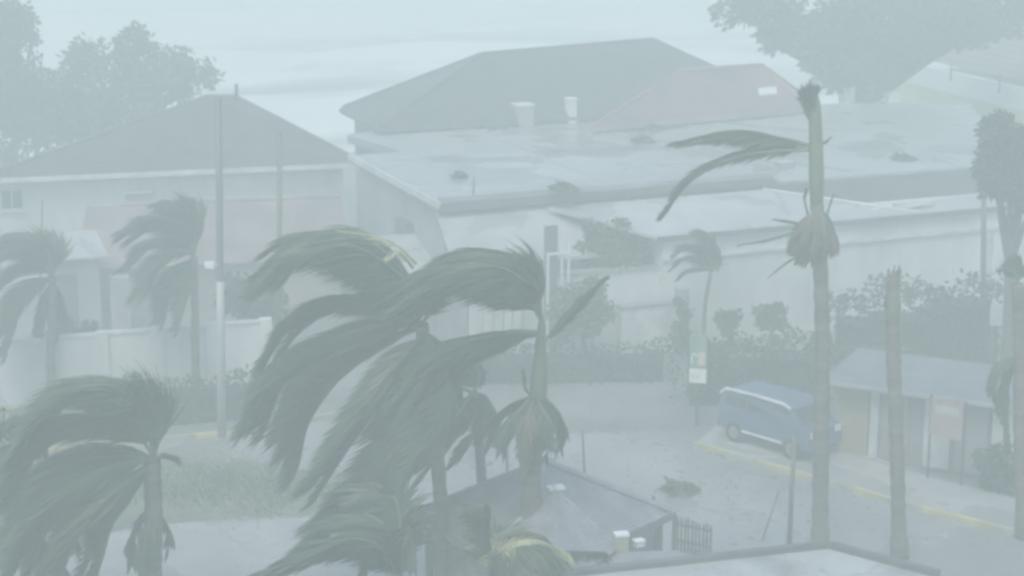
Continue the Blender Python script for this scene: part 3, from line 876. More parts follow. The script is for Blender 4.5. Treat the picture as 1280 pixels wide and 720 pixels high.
# ------------------------------------------------------------------ palms
def frond_mesh(b, pts, L, n, seed, wind=V((-1, 0.1, -0.15)), droop=0.35, r0=0.035, wl=0.042, spread=0.62):
    rs = random.Random(seed)
    m = 22
    c = catmull(pts, m)
    b.cur = 0
    b.tube(c, [r0 * (1 - 0.8 * i / (m - 1)) for i in range(m)], 5)
    b.cur = 1
    total = sum((c[i + 1] - c[i]).length for i in range(m - 1))
    for i in range(n):
        t = 0.10 + 0.9 * (i + rs.random() * 0.6) / n
        x = min(t, 0.999) * (m - 1)
        k = int(x)
        p = c[k].lerp(c[k + 1], x - k)
        T = (c[k + 1] - c[k]).normalized()
        S = T.cross(V((0, 0, 1)))
        if S.length < 0.2:
            S = T.cross(V((0, 1, 0.3)))
        S.normalize()
        N = S.cross(T).normalized()
        prof = (0.35 + 0.65 * math.sin(math.pi * min(1, t * 1.15) ** 0.8)) if t < 0.87 else 0.45
        for s_ in (-1, 1):
            l = L * prof * rs.uniform(0.55, 1.2)
            d = S * (s_ * spread * rs.uniform(0.6, 1.1)) + T * 0.75 + wind * 0.45 + N * rs.uniform(-0.3, 0.1)
            d.normalize()
            wv = wind * rs.uniform(0.5, 1.0)
            q = p.copy()
            wd = d.cross(N)
            if wd.length < 0.1:
                wd = V((0, 0, 1))
            wd.normalize()
            wd = (wd + N * rs.uniform(-0.5, 0.5)).normalized()
            w2 = wl * rs.uniform(0.7, 1.2)
            prev = (q - wd * w2 * 0.5, q + wd * w2 * 0.5)
            segs = 3
            for j in range(1, segs + 1):
                u = j / segs
                d = (d + wv * (0.5 * u) + V((0, 0, -droop * u * 0.6))).normalized()
                q = q + d * (l / segs)
                ww = w2 * (1.0, 1.15, 0.85, 0.1)[j]
                if j < segs:
                    cur = (q - wd * ww * 0.5, q + wd * ww * 0.5)
                    b.quad(prev[0], prev[1], cur[1], cur[0])
                    prev = cur
                else:
                    b.quad(prev[0], prev[1], q)

def palm(name, label, trunk, Y, r0, r1, fronds, shaft=None, group=None, lean=None, mat_leaf='palm_green', trunk_m='palm_trunk', cat='palm tree', fill=0, bulge=None):
    """trunk: list of (px,py) bottom to top; fronds: list of dicts"""
    tp = [PY(x, y, Y) for x, y in trunk]
    if tp[0].z > 0:
        d = tp[1] - tp[0]
        k = tp[0].z / max(0.2, d.z)
        tp = [V((tp[0].x - d.x * k * 0.6, Y, 0))] + tp
    else:
        tp[0].z = 0
    root = empty(name, tp[0], label, cat, group)
    H = tp[-1].z
    n = max(20, int(H / 0.11))
    c = catmull(tp, n)
    rads = []
    for i, p in enumerate(c):
        t = i / (n - 1)
        r = r0 + (r1 - r0) * t + 0.06 * max(0, 1 - p.z / 0.8) * (r0 / 0.18)
        if bulge:
            r += bulge[1] * math.exp(-((p.z - bulge[0]) / bulge[2]) ** 2)
        r *= 1 + (0.07 if i % 3 == 0 else -0.025) + random.uniform(-0.03, 0.03)
        rads.append(r)
    b = MB(); b.tube(c, rads, 14); b.build('trunk', trunk_m, root, True)
    top = c[-1]
    if shaft:
        sp = [PY(x, y, Y) for x, y in shaft[0]]
        cc = catmull(sp, 10)
        b = MB(); b.tube(cc, [(shaft[1] + (shaft[2] - shaft[1]) * i / 9 + 0.02 * math.sin(i * 0.7)) * (1, 1, 1, 1, 1, 1, 1, 0.95, 0.75, 0.25)[i] for i in range(10)], 12); b.build('crownshaft', 'palm_shaft', root, True)
    if fill:
        rj = random.Random(len(label) * 7)
        extra = []
        for f in fronds:
            if f.get('name', 'frond') != 'frond' or f.get('wind') is not None:
                continue
            for k in range(fill):
                g = dict(f)
                q = []
                jx, jy, jd = rj.uniform(-16, 16), rj.uniform(-14, 18), rj.uniform(-0.9, 0.9)
                for j, (x, y, dy) in enumerate(f['p']):
                    t = j / (len(f['p']) - 1)
                    q.append((x + jx * t, y + jy * t, dy + jd * t))
                g['p'] = tuple(q)
                extra.append(g)
        fronds = fronds + extra
    for i, f in enumerate(fronds):
        pts = [PY(x, y, Y + dy) for x, y, dy in f['p']]
        b = MB()
        frond_mesh(b, pts, f.get('L', 0.9) * 1.34, int(f.get('n', 95) * 3.4), hash((name, i, len(label))) % 9999 if False else i * 31 + len(label), f.get('wind', V((-1, 0.1, -0.15))), f.get('droop', 0.35), f.get('r', 0.035), f.get('w', 0.05) * 0.85, f.get('s', 0.62))
        b.build(f.get('name', 'frond'), [f.get('rm', 'palm_shaft'), f.get('m', mat_leaf)], root)
    return root

def D(*p, **k):
    k['p'] = p
    return k

# swept crown, trunk running out of frame at the bottom
palm('coconut_palm', 'palm with widest swept crown, trunk rising beside the gazebo', [(553, 712), (549, 600), (536, 480), (527, 405)], 35.5, 0.15, 0.13, [
    D((525, 402, 0), (508, 340, 0.1), (462, 292, 0.3), (395, 300, 0.5), (342, 345, 0.4), L=1.0, n=130),
    D((525, 402, 0), (500, 350, -0.4), (440, 312, -0.8), (380, 318, -1.0), (345, 350, -1.1), L=0.9, n=120),
    D((525, 402, 0), (498, 345, 0.8), (445, 300, 1.6), (385, 295, 2.2), (350, 320, 2.6), L=0.9, n=110),
    D((525, 405, 0), (490, 380, -0.3), (420, 372, -0.6), (362, 405, -0.8), (328, 455, -0.9), L=0.65, n=110, s=0.45),
    D((525, 408, 0), (480, 405, -0.2), (410, 425, -0.4), (350, 470, -0.6), (322, 530, -0.6), L=0.95, n=130),
    D((525, 410, 0), (485, 425, 0.3), (430, 460, 0.6), (385, 520, 0.8), (368, 580, 0.8), L=1.0, n=130),
    D((525, 410, 0), (490, 400, 0.6), (440, 415, 1.2), (385, 470, 1.8), (350, 545, 2.0), L=1.0, n=120),
    D((528, 415, 0), (510, 440, -0.5), (470, 495, -0.9), (420, 560, -1.2), (382, 610, -1.2), L=0.75, n=110, s=0.5),
    D((528, 415, 0), (530, 470, -0.4), (505, 545, -0.9), (455, 620, -1.3), (405, 665, -1.5), L=0.95, n=130),
    D((528, 415, 0), (540, 470, -0.2), (528, 540, -0.5), (485, 620, -0.8), (430, 680, -0.9), L=0.75, n=130),
    D((528, 412, 0), (555, 440, 0.3), (568, 490, 0.6), (550, 545, 0.8), (520, 585, 0.8), L=0.6, n=110),
    D((528, 412, 0), (555, 460, -0.8), (550, 510, -1.2), (510, 585, -1.4), (460, 640, -1.4), L=0.75, n=110),
    D((528, 412, 0), (545, 450, 0.8), (538, 510, 1.2), (505, 565, 1.4), (460, 600, 1.4), L=0.75, n=110),
    D((527, 405, 0), (545, 380, 0.4), (530, 365, 0.8), (470, 365, 1.2), (420, 385, 1.4), L=0.7, n=90),
    D((520, 330, 0), (498, 308, -0.2), (470, 296, -0.4), (420, 288, -0.5), L=0.3, n=7, m='palm_yellow', rm='palm_yellow', w=0.03, name='pale_frond'),
    D((516, 335, 0), (500, 316, -0.3), (488, 322, -0.5), (470, 330, -0.6), L=0.28, n=6, m='palm_yellow', rm='palm_yellow', w=0.03, name='pale_frond'),
], fill=3)

# crown with arch, upright spear and dead skirt
palm('royal_palm', 'palm with green shaft, arched frond and shaggy skirt before the gazebo', [(663, 668), (665, 600), (668, 560), (672, 500)], 34.0, 0.165, 0.15, [
    D((676, 395, 0), (668, 352, 0), (630, 320, 0.1), (575, 318, 0.3), (515, 345, 0.5), L=0.95, n=150, w=0.055),
    D((676, 398, 0), (660, 360, -0.5), (615, 335, -1.0), (560, 345, -1.3), (500, 385, -1.5), L=0.95, n=130),
    D((676, 400, 0), (655, 370, 0.6), (605, 350, 1.0), (550, 365, 1.4), (505, 405, 1.6), L=0.9, n=120),
    D((674, 415, 0), (640, 415, -0.3), (590, 425, -0.6), (545, 450, -0.9), (505, 500, -1.0), L=0.7, n=110, s=0.5),
    D((674, 418, 0), (645, 422, 0.3), (600, 440, 0.6), (560, 475, 0.9), (530, 530, 1.0), L=0.75, n=110),
    D((678, 430, 0), (695, 410, 0.1), (722, 380, 0.2), (752, 352, 0.3), L=0.42, n=70, s=0.3, wind=V((0.3, 0, 0.3)), droop=0.0),
    D((668, 495, 0), (650, 512, -0.3), (632, 535, -0.5), (628, 562, -0.6), L=0.45, n=50, m='palm_dark', name='dead_frond', wind=V((-0.3, 0, -0.6))),
    D((668, 495, 0), (640, 505, 0.2), (615, 525, 0.3), (600, 550, 0.3), L=0.45, n=50, m='palm_dark', name='dead_frond', wind=V((-0.3, 0, -0.6))),
    D((670, 490, 0), (690, 505, -0.1), (704, 528, -0.1), (700, 560, 0), L=0.4, n=50, m='palm_dark', name='dead_frond', wind=V((-0.2, 0, -0.6))),
    D((670, 495, 0), (680, 515, -0.4), (688, 540, -0.5), (682, 572, -0.5), L=0.4, n=50, m='palm_dark', name='dead_frond', wind=V((-0.2, 0, -0.6))),
    D((668, 498, 0), (660, 520, -0.5), (655, 550, -0.6), (655, 590, -0.5), L=0.35, n=50, m='palm_dead', name='dead_frond', wind=V((-0.1, 0, -0.6))),
    D((667, 500, 0), (658, 486, 0), (654, 465, 0), L=0.12, n=14, m='palm_dark', name='dead_frond', s=0.2, wind=V((0, 0, 0.2)), droop=0),
], shaft=([(672, 505), (675, 450), (677, 395)], 0.16, 0.10), bulge=(3.2, 0.06, 0.5), fill=3)

# thin palm between the two
palm('slender_palm', 'slender palm with drooping crown between the two larger palm trunks', [(604, 660), (602, 600), (598, 545), (592, 490)], 36.3, 0.11, 0.09, [
    D((590, 490, 0), (565, 485, 0), (540, 500, 0.1), (518, 530, 0.2), L=0.5, n=80),
    D((590, 490, 0), (575, 510, -0.4), (550, 535, -0.7), (528, 562, -0.8), L=0.5, n=80),
    D((590, 490, 0), (590, 515, 0.3), (576, 540, 0.5), (556, 568, 0.5), L=0.45, n=80),
    D((592, 492, 0), (610, 500, 0.2), (622, 525, 0.3), (612, 560, 0.3), L=0.55, n=70),
    D((592, 490, 0), (600, 470, 0.4), (585, 455, 0.7), (545, 460, 1.0), L=0.6, n=70),
    D((594, 535, 0), (585, 555, -0.2), (572, 575, -0.3), (556, 590, -0.3), L=0.3, n=36, m='palm_dark', name='dead_frond'),
], mat_leaf='palm_dark', fill=1)

# low yellow-green palm at bottom centre
palm('young_palm', 'young low palm with pale yellow frond tip below the gazebo', [(612, 790), (612, 728)], 31.0, 0.12, 0.1, [
    D((612, 726, 0), (625, 690, 0), (665, 675, -0.1), (712, 692, -0.1), L=0.62, n=110, m='palm_yellow', rm='palm_yellow', w=0.035, wind=V((-0.5, 0, -0.5)), name='pale_frond', s=0.6),
    D((612, 726, 0), (630, 695, -0.3), (660, 682, -0.5), (700, 698, -0.6), L=0.65, n=80, wind=V((0.1, 0, -0.5))),
    D((612, 726, 0), (615, 680, 0.3), (640, 662, 0.5), (680, 670, 0.7), L=0.6, n=80, wind=V((-0.2, 0, -0.4))),
    D((612, 726, 0), (610, 660, -0.3), (608, 640, -0.5), (592, 632, -0.6), L=0.4, n=60, m='leaf_pale'),
    D((612, 726, 0), (640, 705, 0.4), (690, 690, 0.6), (755, 690, 0.8), L=0.5, n=80, wind=V((0.1, 0, -0.5))),
])

# low crown at bottom left of centre
palm('young_palm', 'low dark palm crown at the bottom below the widest swept crown', [(500, 800), (500, 735)], 30.5, 0.13, 0.11, [
    D((500, 735, 0), (480, 665, 0), (440, 650, 0.2), (380, 690, 0.4), (330, 735, 0.4), L=0.75, n=110),
    D((500, 735, 0), (475, 690, -0.5), (430, 680, -0.8), (370, 705, -1.0), (320, 730, -1.0), L=0.7, n=100),
    D((500, 735, 0), (490, 640, 0.5), (460, 610, 0.8), (415, 640, 1.0), (385, 690, 1.0), L=0.7, n=100),
    D((500, 735, 0), (505, 680, -0.2), (512, 660, -0.4), (518, 710, -0.5), L=0.35, n=70, wind=V((-0.4, 0, -0.6))),
    D((500, 735, 0), (500, 650, 0.2), (490, 620, 0.3), (470, 650, 0.4), (455, 710, 0.5), L=0.7, n=90, wind=V((-0.3, 0, -0.6))),
], mat_leaf='palm_dark', fill=2)

# left palm
palm('coconut_palm', 'stout palm with rounded arching crown at the forecourt edge', [(190, 735), (192, 650), (190, 572)], 34.0, 0.20, 0.16, [
    D((192, 570, 0), (190, 520, 0), (160, 485, 0.1), (105, 480, 0.2), (45, 515, 0.3), L=0.95, n=140),
    D((192, 570, 0), (178, 510, -0.6), (130, 480, -1.0), (70, 505, -1.4), (25, 570, -1.5), L=1.0, n=130),
    D((192, 570, 0), (180, 515, 0.7), (140, 482, 1.2), (85, 495, 1.6), (40, 545, 1.8), L=1.0, n=120),
    D((192, 572, 0), (165, 535, -0.4), (110, 525, -0.8), (55, 560, -1.1), (15, 620, -1.2), L=1.0, n=130),
    D((192, 574, 0), (160, 560, 0.3), (105, 560, 0.6), (50, 600, 0.9), (15, 670, 1.0), L=1.0, n=130),
    D((190, 576, 0), (150, 580, -0.5), (100, 600, -0.9), (50, 650, -1.2), (20, 715, -1.3), L=0.95, n=130),
    D((190, 578, 0), (155, 600, 0.4), (115, 640, 0.7), (85, 690, 0.8), (70, 735, 0.8), L=0.85, n=120),
    D((190, 580, 0), (165, 615, -0.3), (140, 655, -0.5), (120, 720, -0.5), L=0.7, n=100),
    D((193, 572, 0), (200, 530, -0.2), (185, 490, -0.4), (145, 474, -0.5), (95, 485, -0.6), L=0.8, n=110),
    D((190, 576, 0), (150, 570, 0.1), (95, 580, 0.2), (40, 630, 0.3), (5, 700, 0.3), L=1.0, n=130),
    D((190, 580, 0), (150, 610, -0.7), (105, 650, -1.0), (60, 710, -1.2), L=0.9, n=110),
    D((194, 574, 0), (205, 568, 0.2), (220, 572, 0.3), L=0.3, n=40, wind=V((0.2, 0, -0.2))),
    D((193, 640, 0), (205, 650, 0.1), (212, 668, 0.1), (207, 695, 0.1), L=0.3, n=40, m='palm_dark', name='dead_frond', wind=V((-0.1, 0, -0.6))),
    D((190, 640, 0), (176, 645, 0.1), (165, 670, 0.1), (165, 705, 0.1), L=0.4, n=50, m='palm_dark', name='dead_frond', wind=V((-0.1, 0, -0.6))),
    D((190, 645, 0), (185, 660, -0.3), (180, 690, -0.4), (178, 720, -0.4), L=0.35, n=50, m='palm_dark', name='dead_frond', wind=V((-0.1, 0, -0.6))),
], fill=2)
palm('young_palm', 'low palm half hidden behind the rounded arching crown', [(-30, 735), (-28, 660)], 35.2, 0.14, 0.12, [
    D((-28, 660, 0), (-10, 560, 0), (25, 525, 0.1), (60, 560, 0.2), L=0.8, n=100, wind=V((-0.6, 0, -0.4))),
    D((-28, 660, 0), (-15, 580, -0.3), (15, 570, -0.5), (55, 620, -0.6), L=0.8, n=100, wind=V((-0.5, 0, -0.5))),
    D((-28, 660, 0), (0, 620, 0.3), (50, 620, 0.5), (100, 680, 0.6), L=0.8, n=100, wind=V((-0.5, 0, -0.5))),
    D((-28, 660, 0), (5, 660, -0.2), (55, 675, -0.3), (95, 730, -0.3), L=0.7, n=100, wind=V((-0.5, 0, -0.5))),
    D((-28, 660, 0), (-20, 545, 0.4), (0, 515, 0.5), (24, 508, 0.5), L=0.3, n=30, m='palm_yellow', rm='palm_yellow', name='pale_frond'),
], mat_leaf='palm_dark')

# mid-distance palms behind / before the white wall
palm('coconut_palm', 'farther palm with wind bundled crown before the boundary wall and garden hut', [(64, 500), (64, 430), (66, 345)], 51.0, 0.15, 0.11, [
    D((66, 345, 0), (55, 305, 0), (20, 292, 0.2), (-30, 310, 0.4), L=0.9, n=80),
    D((66, 345, 0), (50, 315, -0.5), (15, 315, -0.9), (-30, 345, -1.2), L=0.9, n=80),
    D((66, 345, 0), (45, 330, 0.4), (10, 345, 0.8), (-20, 385, 1.1), L=0.9, n=80),
    D((66, 348, 0), (50, 350, -0.3), (22, 375, -0.6), (0, 425, -0.8), L=0.85, n=80),
    D((66, 348, 0), (72, 365, 0.2), (78, 390, 0.3), (70, 425, 0.3), L=0.6, n=70, wind=V((-0.3, 0, -0.6))),
    D((66, 348, 0), (58, 370, 0.3), (52, 395, 0.4), (48, 430, 0.4), L=0.6, n=70, wind=V((-0.3, 0, -0.6))),
    D((66, 345, 0), (70, 320, 0.3), (55, 300, 0.6), (20, 300, 0.9), L=0.8, n=70),
], mat_leaf='palm_dark', fill=2)
palm('coconut_palm', 'farther palm with fronds blown flat in front of the faded red annex', [(245, 495), (244, 420), (243, 320)], 51.5, 0.135, 0.10, [
    D((243, 318, 0), (240, 270, 0), (225, 255, 0.1), (205, 258, 0.2), L=0.7, n=80),
    D((243, 318, 0), (228, 285, -0.4), (200, 278, -0.7), (165, 300, -1.0), L=0.9, n=80),
    D((243, 318, 0), (225, 300, 0.4), (195, 300, 0.7), (162, 330, 1.0), L=0.9, n=80),
    D((243, 320, 0), (225, 315, -0.3), (195, 330, -0.6), (170, 370, -0.8), L=0.85, n=80),
    D((243, 322, 0), (230, 335, 0.3), (210, 360, 0.5), (200, 395, 0.6), L=0.8, n=80),
    D((243, 322, 0), (240, 345, 0.1), (232, 370, 0.1), (225, 400, 0.1), L=0.6, n=70),
    D((243, 318, 0), (246, 285, 0.3), (235, 265, 0.6), (210, 268, 0.9), L=0.7, n=70),
], mat_leaf='palm_dark', fill=2)

# tall stripped palm
tall = [
    D((1012, 181, 0), (975, 172, -0.1), (920, 163, -0.3), (848, 177, -0.5), L=0.55, n=130, s=0.55, droop=0.4, w=0.06),
    D((1012, 183, 0), (970, 178, 0.2), (915, 172, 0.3), (856, 180, 0.4), L=0.5, n=110, s=0.55, droop=0.4),
    D((1012, 187, 0), (950, 184, 0.1), (890, 205, 0.2), (855, 235, 0.2), (832, 268, 0.2), L=0.52, n=140, s=0.5, w=0.06),
    D((1012, 188, 0), (955, 190, -0.3), (900, 204, -0.5), (850, 236, -0.4), L=0.46, n=110, s=0.5),
    D((1000, 288, 0), (965, 298, -0.1), (926, 306, -0.2), L=0.16, n=40, s=0.25, m='palm_dead', name='dead_frond'),
    D((1008, 315, 0), (985, 328, 0.1), (962, 346, 0.1), L=0.12, n=34, s=0.25, m='palm_dead', name='dead_frond'),
    D((1003, 280, 0), (985, 276, 0), (968, 274, 0), L=0.14, n=20, s=0.3, m='palm_dead', name='dead_frond'),
    D((1010, 268, 0), (1006, 250, 0), (1008, 237, 0), L=0.08, n=16, s=0.2, m='palm_dead', name='dead_frond', wind=V((0, 0, 0.2)), droop=0),
    D((1034, 268, 0), (1038, 254, 0), (1042, 243, 0), L=0.08, n=16, s=0.2, m='palm_dead', name='dead_frond', wind=V((0, 0, 0.2)), droop=0),
]
for k in range(11):
    a = k / 11 * 6.283
    dx, dy = math.cos(a), math.sin(a)
    tall.append(D((1022 + 4 * dx, 262, 0.1 * dy), (1022 + 16 * dx, 276 + 3 * (k % 3), 0.3 * dy), (1020 + 23 * dx, 296 + 4 * (k % 2), 0.42 * dy), (1017 + 17 * dx, 322 - 10 * max(0, dx), 0.36 * dy), L=0.4, n=46, s=0.6, m='palm_dead', name='dead_frond', wind=V((-0.5, 0, -0.4)), w=0.06))
for q in ((1009, 118, 0), (1015, 112, 0.2), (1022, 116, -0.1), (1005, 124, -0.2)):
    tall.append(D((1019, 165, 0), (1016, 130, q[2] / 2), q, L=0.35, n=40, s=0.3, wind=V((-0.4, 0, 0.1)), droop=0))
tall.append(D((1020, 178, 0), (1030, 178, 0.05), (1038, 172, 0.05), L=0.1, n=16, s=0.3, m='palm_dead', name='dead_frond', wind=V((0.2, 0, 0)), droop=0))
palm('royal_palm', 'tallest palm stripped to two long fronds with brown skirt', [(1025, 690), (1026, 560), (1028, 420), (1024, 300), (1021, 255)], 40.0, 0.20, 0.145, tall,
     shaft=([(1021, 262), (1020, 190), (1018, 112)], 0.13, 0.18))
palm('palm_snag', 'bare palm trunk with broken top standing near the kiosk', [(1123, 720), (1121, 560), (1116, 420), (1116, 346)], 39.8, 0.165, 0.15, [
    D((1114, 350, 0), (1118, 345, 0), (1127, 340, 0), L=0.05, n=8, s=0.3, m='palm_dead', name='dead_frond', wind=V((0.2, 0, 0)), droop=0),
    D((1112, 395, 0), (1108, 385, -0.1), (1107, 372, -0.15), L=0.08, n=10, s=0.3, m='palm_dead', name='dead_frond', wind=V((0, 0, 0.1)), droop=0),
], shaft=([(1116, 400), (1116, 372), (1117, 338)], 0.165, 0.165))
snag = [o for o in bpy.data.objects if o.name.startswith('palm_snag')][0]
rs_ = random.Random(5)
b = MB()
tp_ = PY(1116.5, 346, 39.8)
for k in range(9):
    a = k / 9 * 6.283
    p = tp_ + V((math.cos(a) * 0.11, math.sin(a) * 0.11, -0.08))
    b.tube([p, p + V((math.cos(a) * 0.03 + rs_.uniform(-.03, .05), math.sin(a) * 0.03, rs_.uniform(0.12, 0.34)))], [0.055, 0.008], 5)
b.build('splintered_top', 'palm_dead', snag)
palm('slender_palm', 'small leaning palm with ragged crown before the long white wall', [(879, 440), (881, 385), (888, 342)], 54.0, 0.07, 0.055, [
    D((889, 340, 0), (892, 310, 0), (882, 290, 0.1), (872, 288, 0.1), L=0.5, n=50),
    D((889, 340, 0), (880, 312, -0.2), (862, 306, -0.4), (845, 318, -0.5), L=0.55, n=60),
    D((889, 340, 0), (875, 322, 0.2), (858, 322, 0.4), (843, 335, 0.5), L=0.5, n=60),
    D((889, 340, 0), (878, 335, 0), (862, 338, 0.1), (850, 348, 0.1), L=0.4, n=50),
    D((889, 340, 0), (896, 332, 0.2), (897, 315, 0.3), (890, 300, 0.4), L=0.35, n=40),
], mat_leaf='palm_dark')
palm('palm_stub', 'rough trunked palm at the frame edge beside the kiosk', [(1277, 720), (1276, 560), (1275, 420), (1272, 355)], 41.0, 0.17, 0.15, [
    D((1272, 352, 0), (1266, 338, 0), (1256, 336, 0.1), L=0.3, n=36),
    D((1272, 352, 0), (1274, 332, 0.1), (1268, 322, 0.2), L=0.3, n=36),
    D((1272, 352, 0), (1282, 338, 0.1), (1290, 335, 0.2), L=0.3, n=36),
    D((1274, 445, 0), (1255, 450, -0.2), (1242, 475, -0.3), (1248, 515, -0.3), L=0.35, n=44, m='palm_dark', name='dead_frond', wind=V((-0.2, 0, -0.6))),
    D((1274, 445, 0), (1262, 460, 0.2), (1255, 495, 0.3), (1260, 555, 0.3), L=0.4, n=44, m='palm_dark', name='dead_frond', wind=V((-0.2, 0, -0.6))),
    D((1276, 450, 0), (1290, 465, 0.1), (1296, 500, 0.1), (1288, 550, 0.1), L=0.4, n=44, m='palm_dark', name='dead_frond', wind=V((-0.2, 0, -0.6))),
])

# ------------------------------------------------------------------ broadleaf trees, bushes, hedges
def leaves(b, c, r, n, rs, size, squash=0.8, wind=1.0):
    for i in range(n):
        d = V((rs.gauss(0, 1), rs.gauss(0, 1), rs.gauss(0, 1))).normalized()
        rr = r * (0.55 + 0.5 * rs.random() ** 0.7) if rs.random() < 0.8 else r * rs.random()
        p = c + V((d.x * rr, d.y * rr, d.z * rr * squash))
        if p.z < 0.03:
            p.z = 0.03 + rs.random() * 0.1
        ax = (d + V((-wind, 0, -0.25)) + V((rs.uniform(-.7, .7), rs.uniform(-.7, .7), rs.uniform(-.7, .7)))).normalized()
        sd_ = ax.cross(V((rs.uniform(-1, 1), rs.uniform(-1, 1), rs.uniform(-1, 1))))
        if sd_.length < 0.05:
            continue
        sd_.normalize()
        l = size * rs.uniform(0.7, 1.4)
        sd_ *= l * 0.27
        b.quad(p, p + ax * l * 0.5 + sd_, p + ax * l, p + ax * l * 0.5 - sd_)

def tree(name, label, base, blobs, Y, size, dens, m='leaf', r_tr=0.2, cat='tree', group=None, seed=1, squash=0.85, fork=0.55, sub=8):
    rs = random.Random(seed)
    root = empty(name, base, label, cat, group)
    cents = []
    for x, y, r, dy in blobs:
        c = PY(x, y, Y + dy)
        cents.append((c, r * (Y + dy) / FPX))
    b0 = V(base)
    zm = min(c.z - r * 0.3 for c, r in cents)
    av = sum((c for c, r in cents), V((0, 0, 0))) / len(cents)
    fk = b0.lerp(V((av.x, av.y, max(0.25, av.z))), fork)
    fk.z = max(0.2, min(fk.z, zm))
    t = MB()
    t.tube(catmull([b0, b0.lerp(fk, 0.5) + V((0.1 * r_tr, 0, 0)), fk], 7), [r_tr * (1.25 - 0.5 * i / 6) for i in range(7)], 9)
    for c, r in cents:
        mid = fk.lerp(c, 0.5) + V((rs.uniform(-.2, .2), rs.uniform(-.2, .2), 0.15)) * r
        t.tube(catmull([fk, mid, c], 6), [r_tr * 0.55 * (1 - 0.75 * i / 5) for i in range(6)], 6)
        for k in range(3):
            e = c + V((rs.uniform(-1, 1), rs.uniform(-1, 1), rs.uniform(-.5, .9))).normalized() * r * 0.85
            t.tube([mid.lerp(c, 0.6), c.lerp(e, 0.5), e], [r_tr * 0.2, r_tr * 0.13, r_tr * 0.05], 5)
    t.build('trunk', 'bark', root)
    b = MB()
    for c, r in cents:
        for k in range(sub):
            d = V((rs.gauss(0, 1), rs.gauss(0, 1), rs.gauss(0, 1))).normalized()
            rr = r * rs.uniform(0.34, 0.6)
            cc = c + V((d.x, d.y, d.z * squash)) * (r - rr * 0.8)
            leaves(b, cc, rr, int(dens * rr * rr * 34 / (size * size)), rs, size, squash)
    b.build('crown', m, root)
    return root

tree('almond_tree', 'leafy tree with open rounded crown behind the hip roofed white house', (-16.6, 80.5, 0), [
    (112, 78, 36, 0), (170, 62, 28, 0.5), (172, 50, 20, 0), (215, 85, 36, 0), (250, 92, 24, 0.5), (150, 100, 40, 0.8), (200, 118, 36, 0.3), (105, 115, 40, 0.4), (240, 112, 24, 0)], 80.5, 0.30, 0.62, 'leaf_pale', 0.3, seed=4)
tree('casuarina_tree', 'tall dense tree at the top corner beside the leafy round tree', (-22.2, 80, 0), [
    (5, 40, 40, 0), (20, 20, 26, 0.4), (38, 50, 14, 0), (-10, 90, 60, 0), (35, 110, 46, 0.3), (60, 130, 44, -0.3), (10, 150, 60, -0.6), (70, 165, 44, -0.8), (110, 150, 40, -0.4), (140, 140, 30, -0.3)], 80, 0.28, 0.8, 'leaf_dark', 0.3, seed=5)
tree('almond_tree', 'broad overhanging tree hiding the top of the flat roofed building', (15.2, 82, 0), [
    (930, 14, 34, 0), (975, 28, 40, 0.3), (960, 52, 16, -0.5), (985, 52, 18, -0.5), (1030, 30, 52, 0.5), (1085, 25, 55, 1), (1030, 72, 30, -0.8), (1060, 78, 34, -0.5), (1085, 90, 30, -0.6), (1045, 92, 28, -0.8), (1140, 20, 55, 1.5), (1110, 52, 34, 0.3), (1200, 10, 50, 2), (1150, 48, 30, 0.4), (1250, 5, 48, 2.5), (1200, 40, 26, 0.8), (1285, 15, 40, 2.5), (1075, 104, 26, -0.9), (1040, 60, 30, -0.5), (1100, 80, 28, -0.5), (1135, 62, 28, 0.2), (1060, 50, 40, 0.3), (1010, 48, 22, -0.3), (1170, 30, 40, 1), (1230, 30, 30, 1.2)], 79.5, 0.30, 0.75, 'leaf', 0.45, seed=6, fork=0.6)
tree('round_tree', 'dark rounded tree at the end of the flat roofed building', (14.4, 53.2, 0), [
    (1265, 170, 38, 0), (1250, 205, 32, -0.3), (1275, 225, 34, -0.4), (1290, 190, 40, 0.3), (1245, 235, 20, -0.5), (1290, 250, 30, -0.5), (1240, 185, 16, 0.2), (1256, 220, 30, 0)], 53.2, 0.17, 0.9, 'leaf_dark', 0.2, seed=7)
tree('garden_tree', 'bushy tree in front of the gabled house roof', tuple(V((PY(768, 300, 57.3).x, 57.3, 0))), [
    (745, 285, 16, 0), (760, 305, 24, 0), (785, 310, 22, 0.2), (778, 288, 15, 0.1), (740, 315, 22, -0.1), (770, 325, 24, -0.2), (800, 322, 15, 0), (725, 325, 14, 0.1)], 57.3, 0.17, 0.85, 'leaf', 0.1, seed=8)
tree('garden_tree', 'wind blurred bush leaning over the grey yard wall', tuple(V((PY(735, 380, 55).x, 55.2, 0))), [
    (715, 370, 22, 0), (740, 368, 24, 0), (750, 390, 22, 0), (725, 392, 20, -0.2), (700, 395, 18, -0.3), (740, 410, 16, -0.2), (705, 415, 16, -0.2)], 55.2, 0.17, 0.8, 'leaf', 0.09, seed=9)
tree('shrub', 'narrow dark shrub at the end of the bright white wall block', tuple(V((PY(853, 400, 56.2).x, 56.2, 0))), [
    (853, 378, 9, 0), (856, 392, 10, 0), (852, 408, 11, 0), (857, 422, 11, 0)], 56.2, 0.12, 0.9, 'leaf', 0.05, 'shrub', seed=19)
tree('garden_tree', 'dark tree mass above the white wall beside the light pole', tuple(V((PY(315, 365, 55.5).x, 55.5, 0))), [
    (300, 358, 22, 0), (325, 362, 24, 0.2), (345, 375, 18, 0), (310, 382, 22, -0.2), (285, 378, 16, 0), (335, 392, 18, -0.2)], 55.5, 0.18, 0.85, 'leaf_dark', 0.1, seed=10)
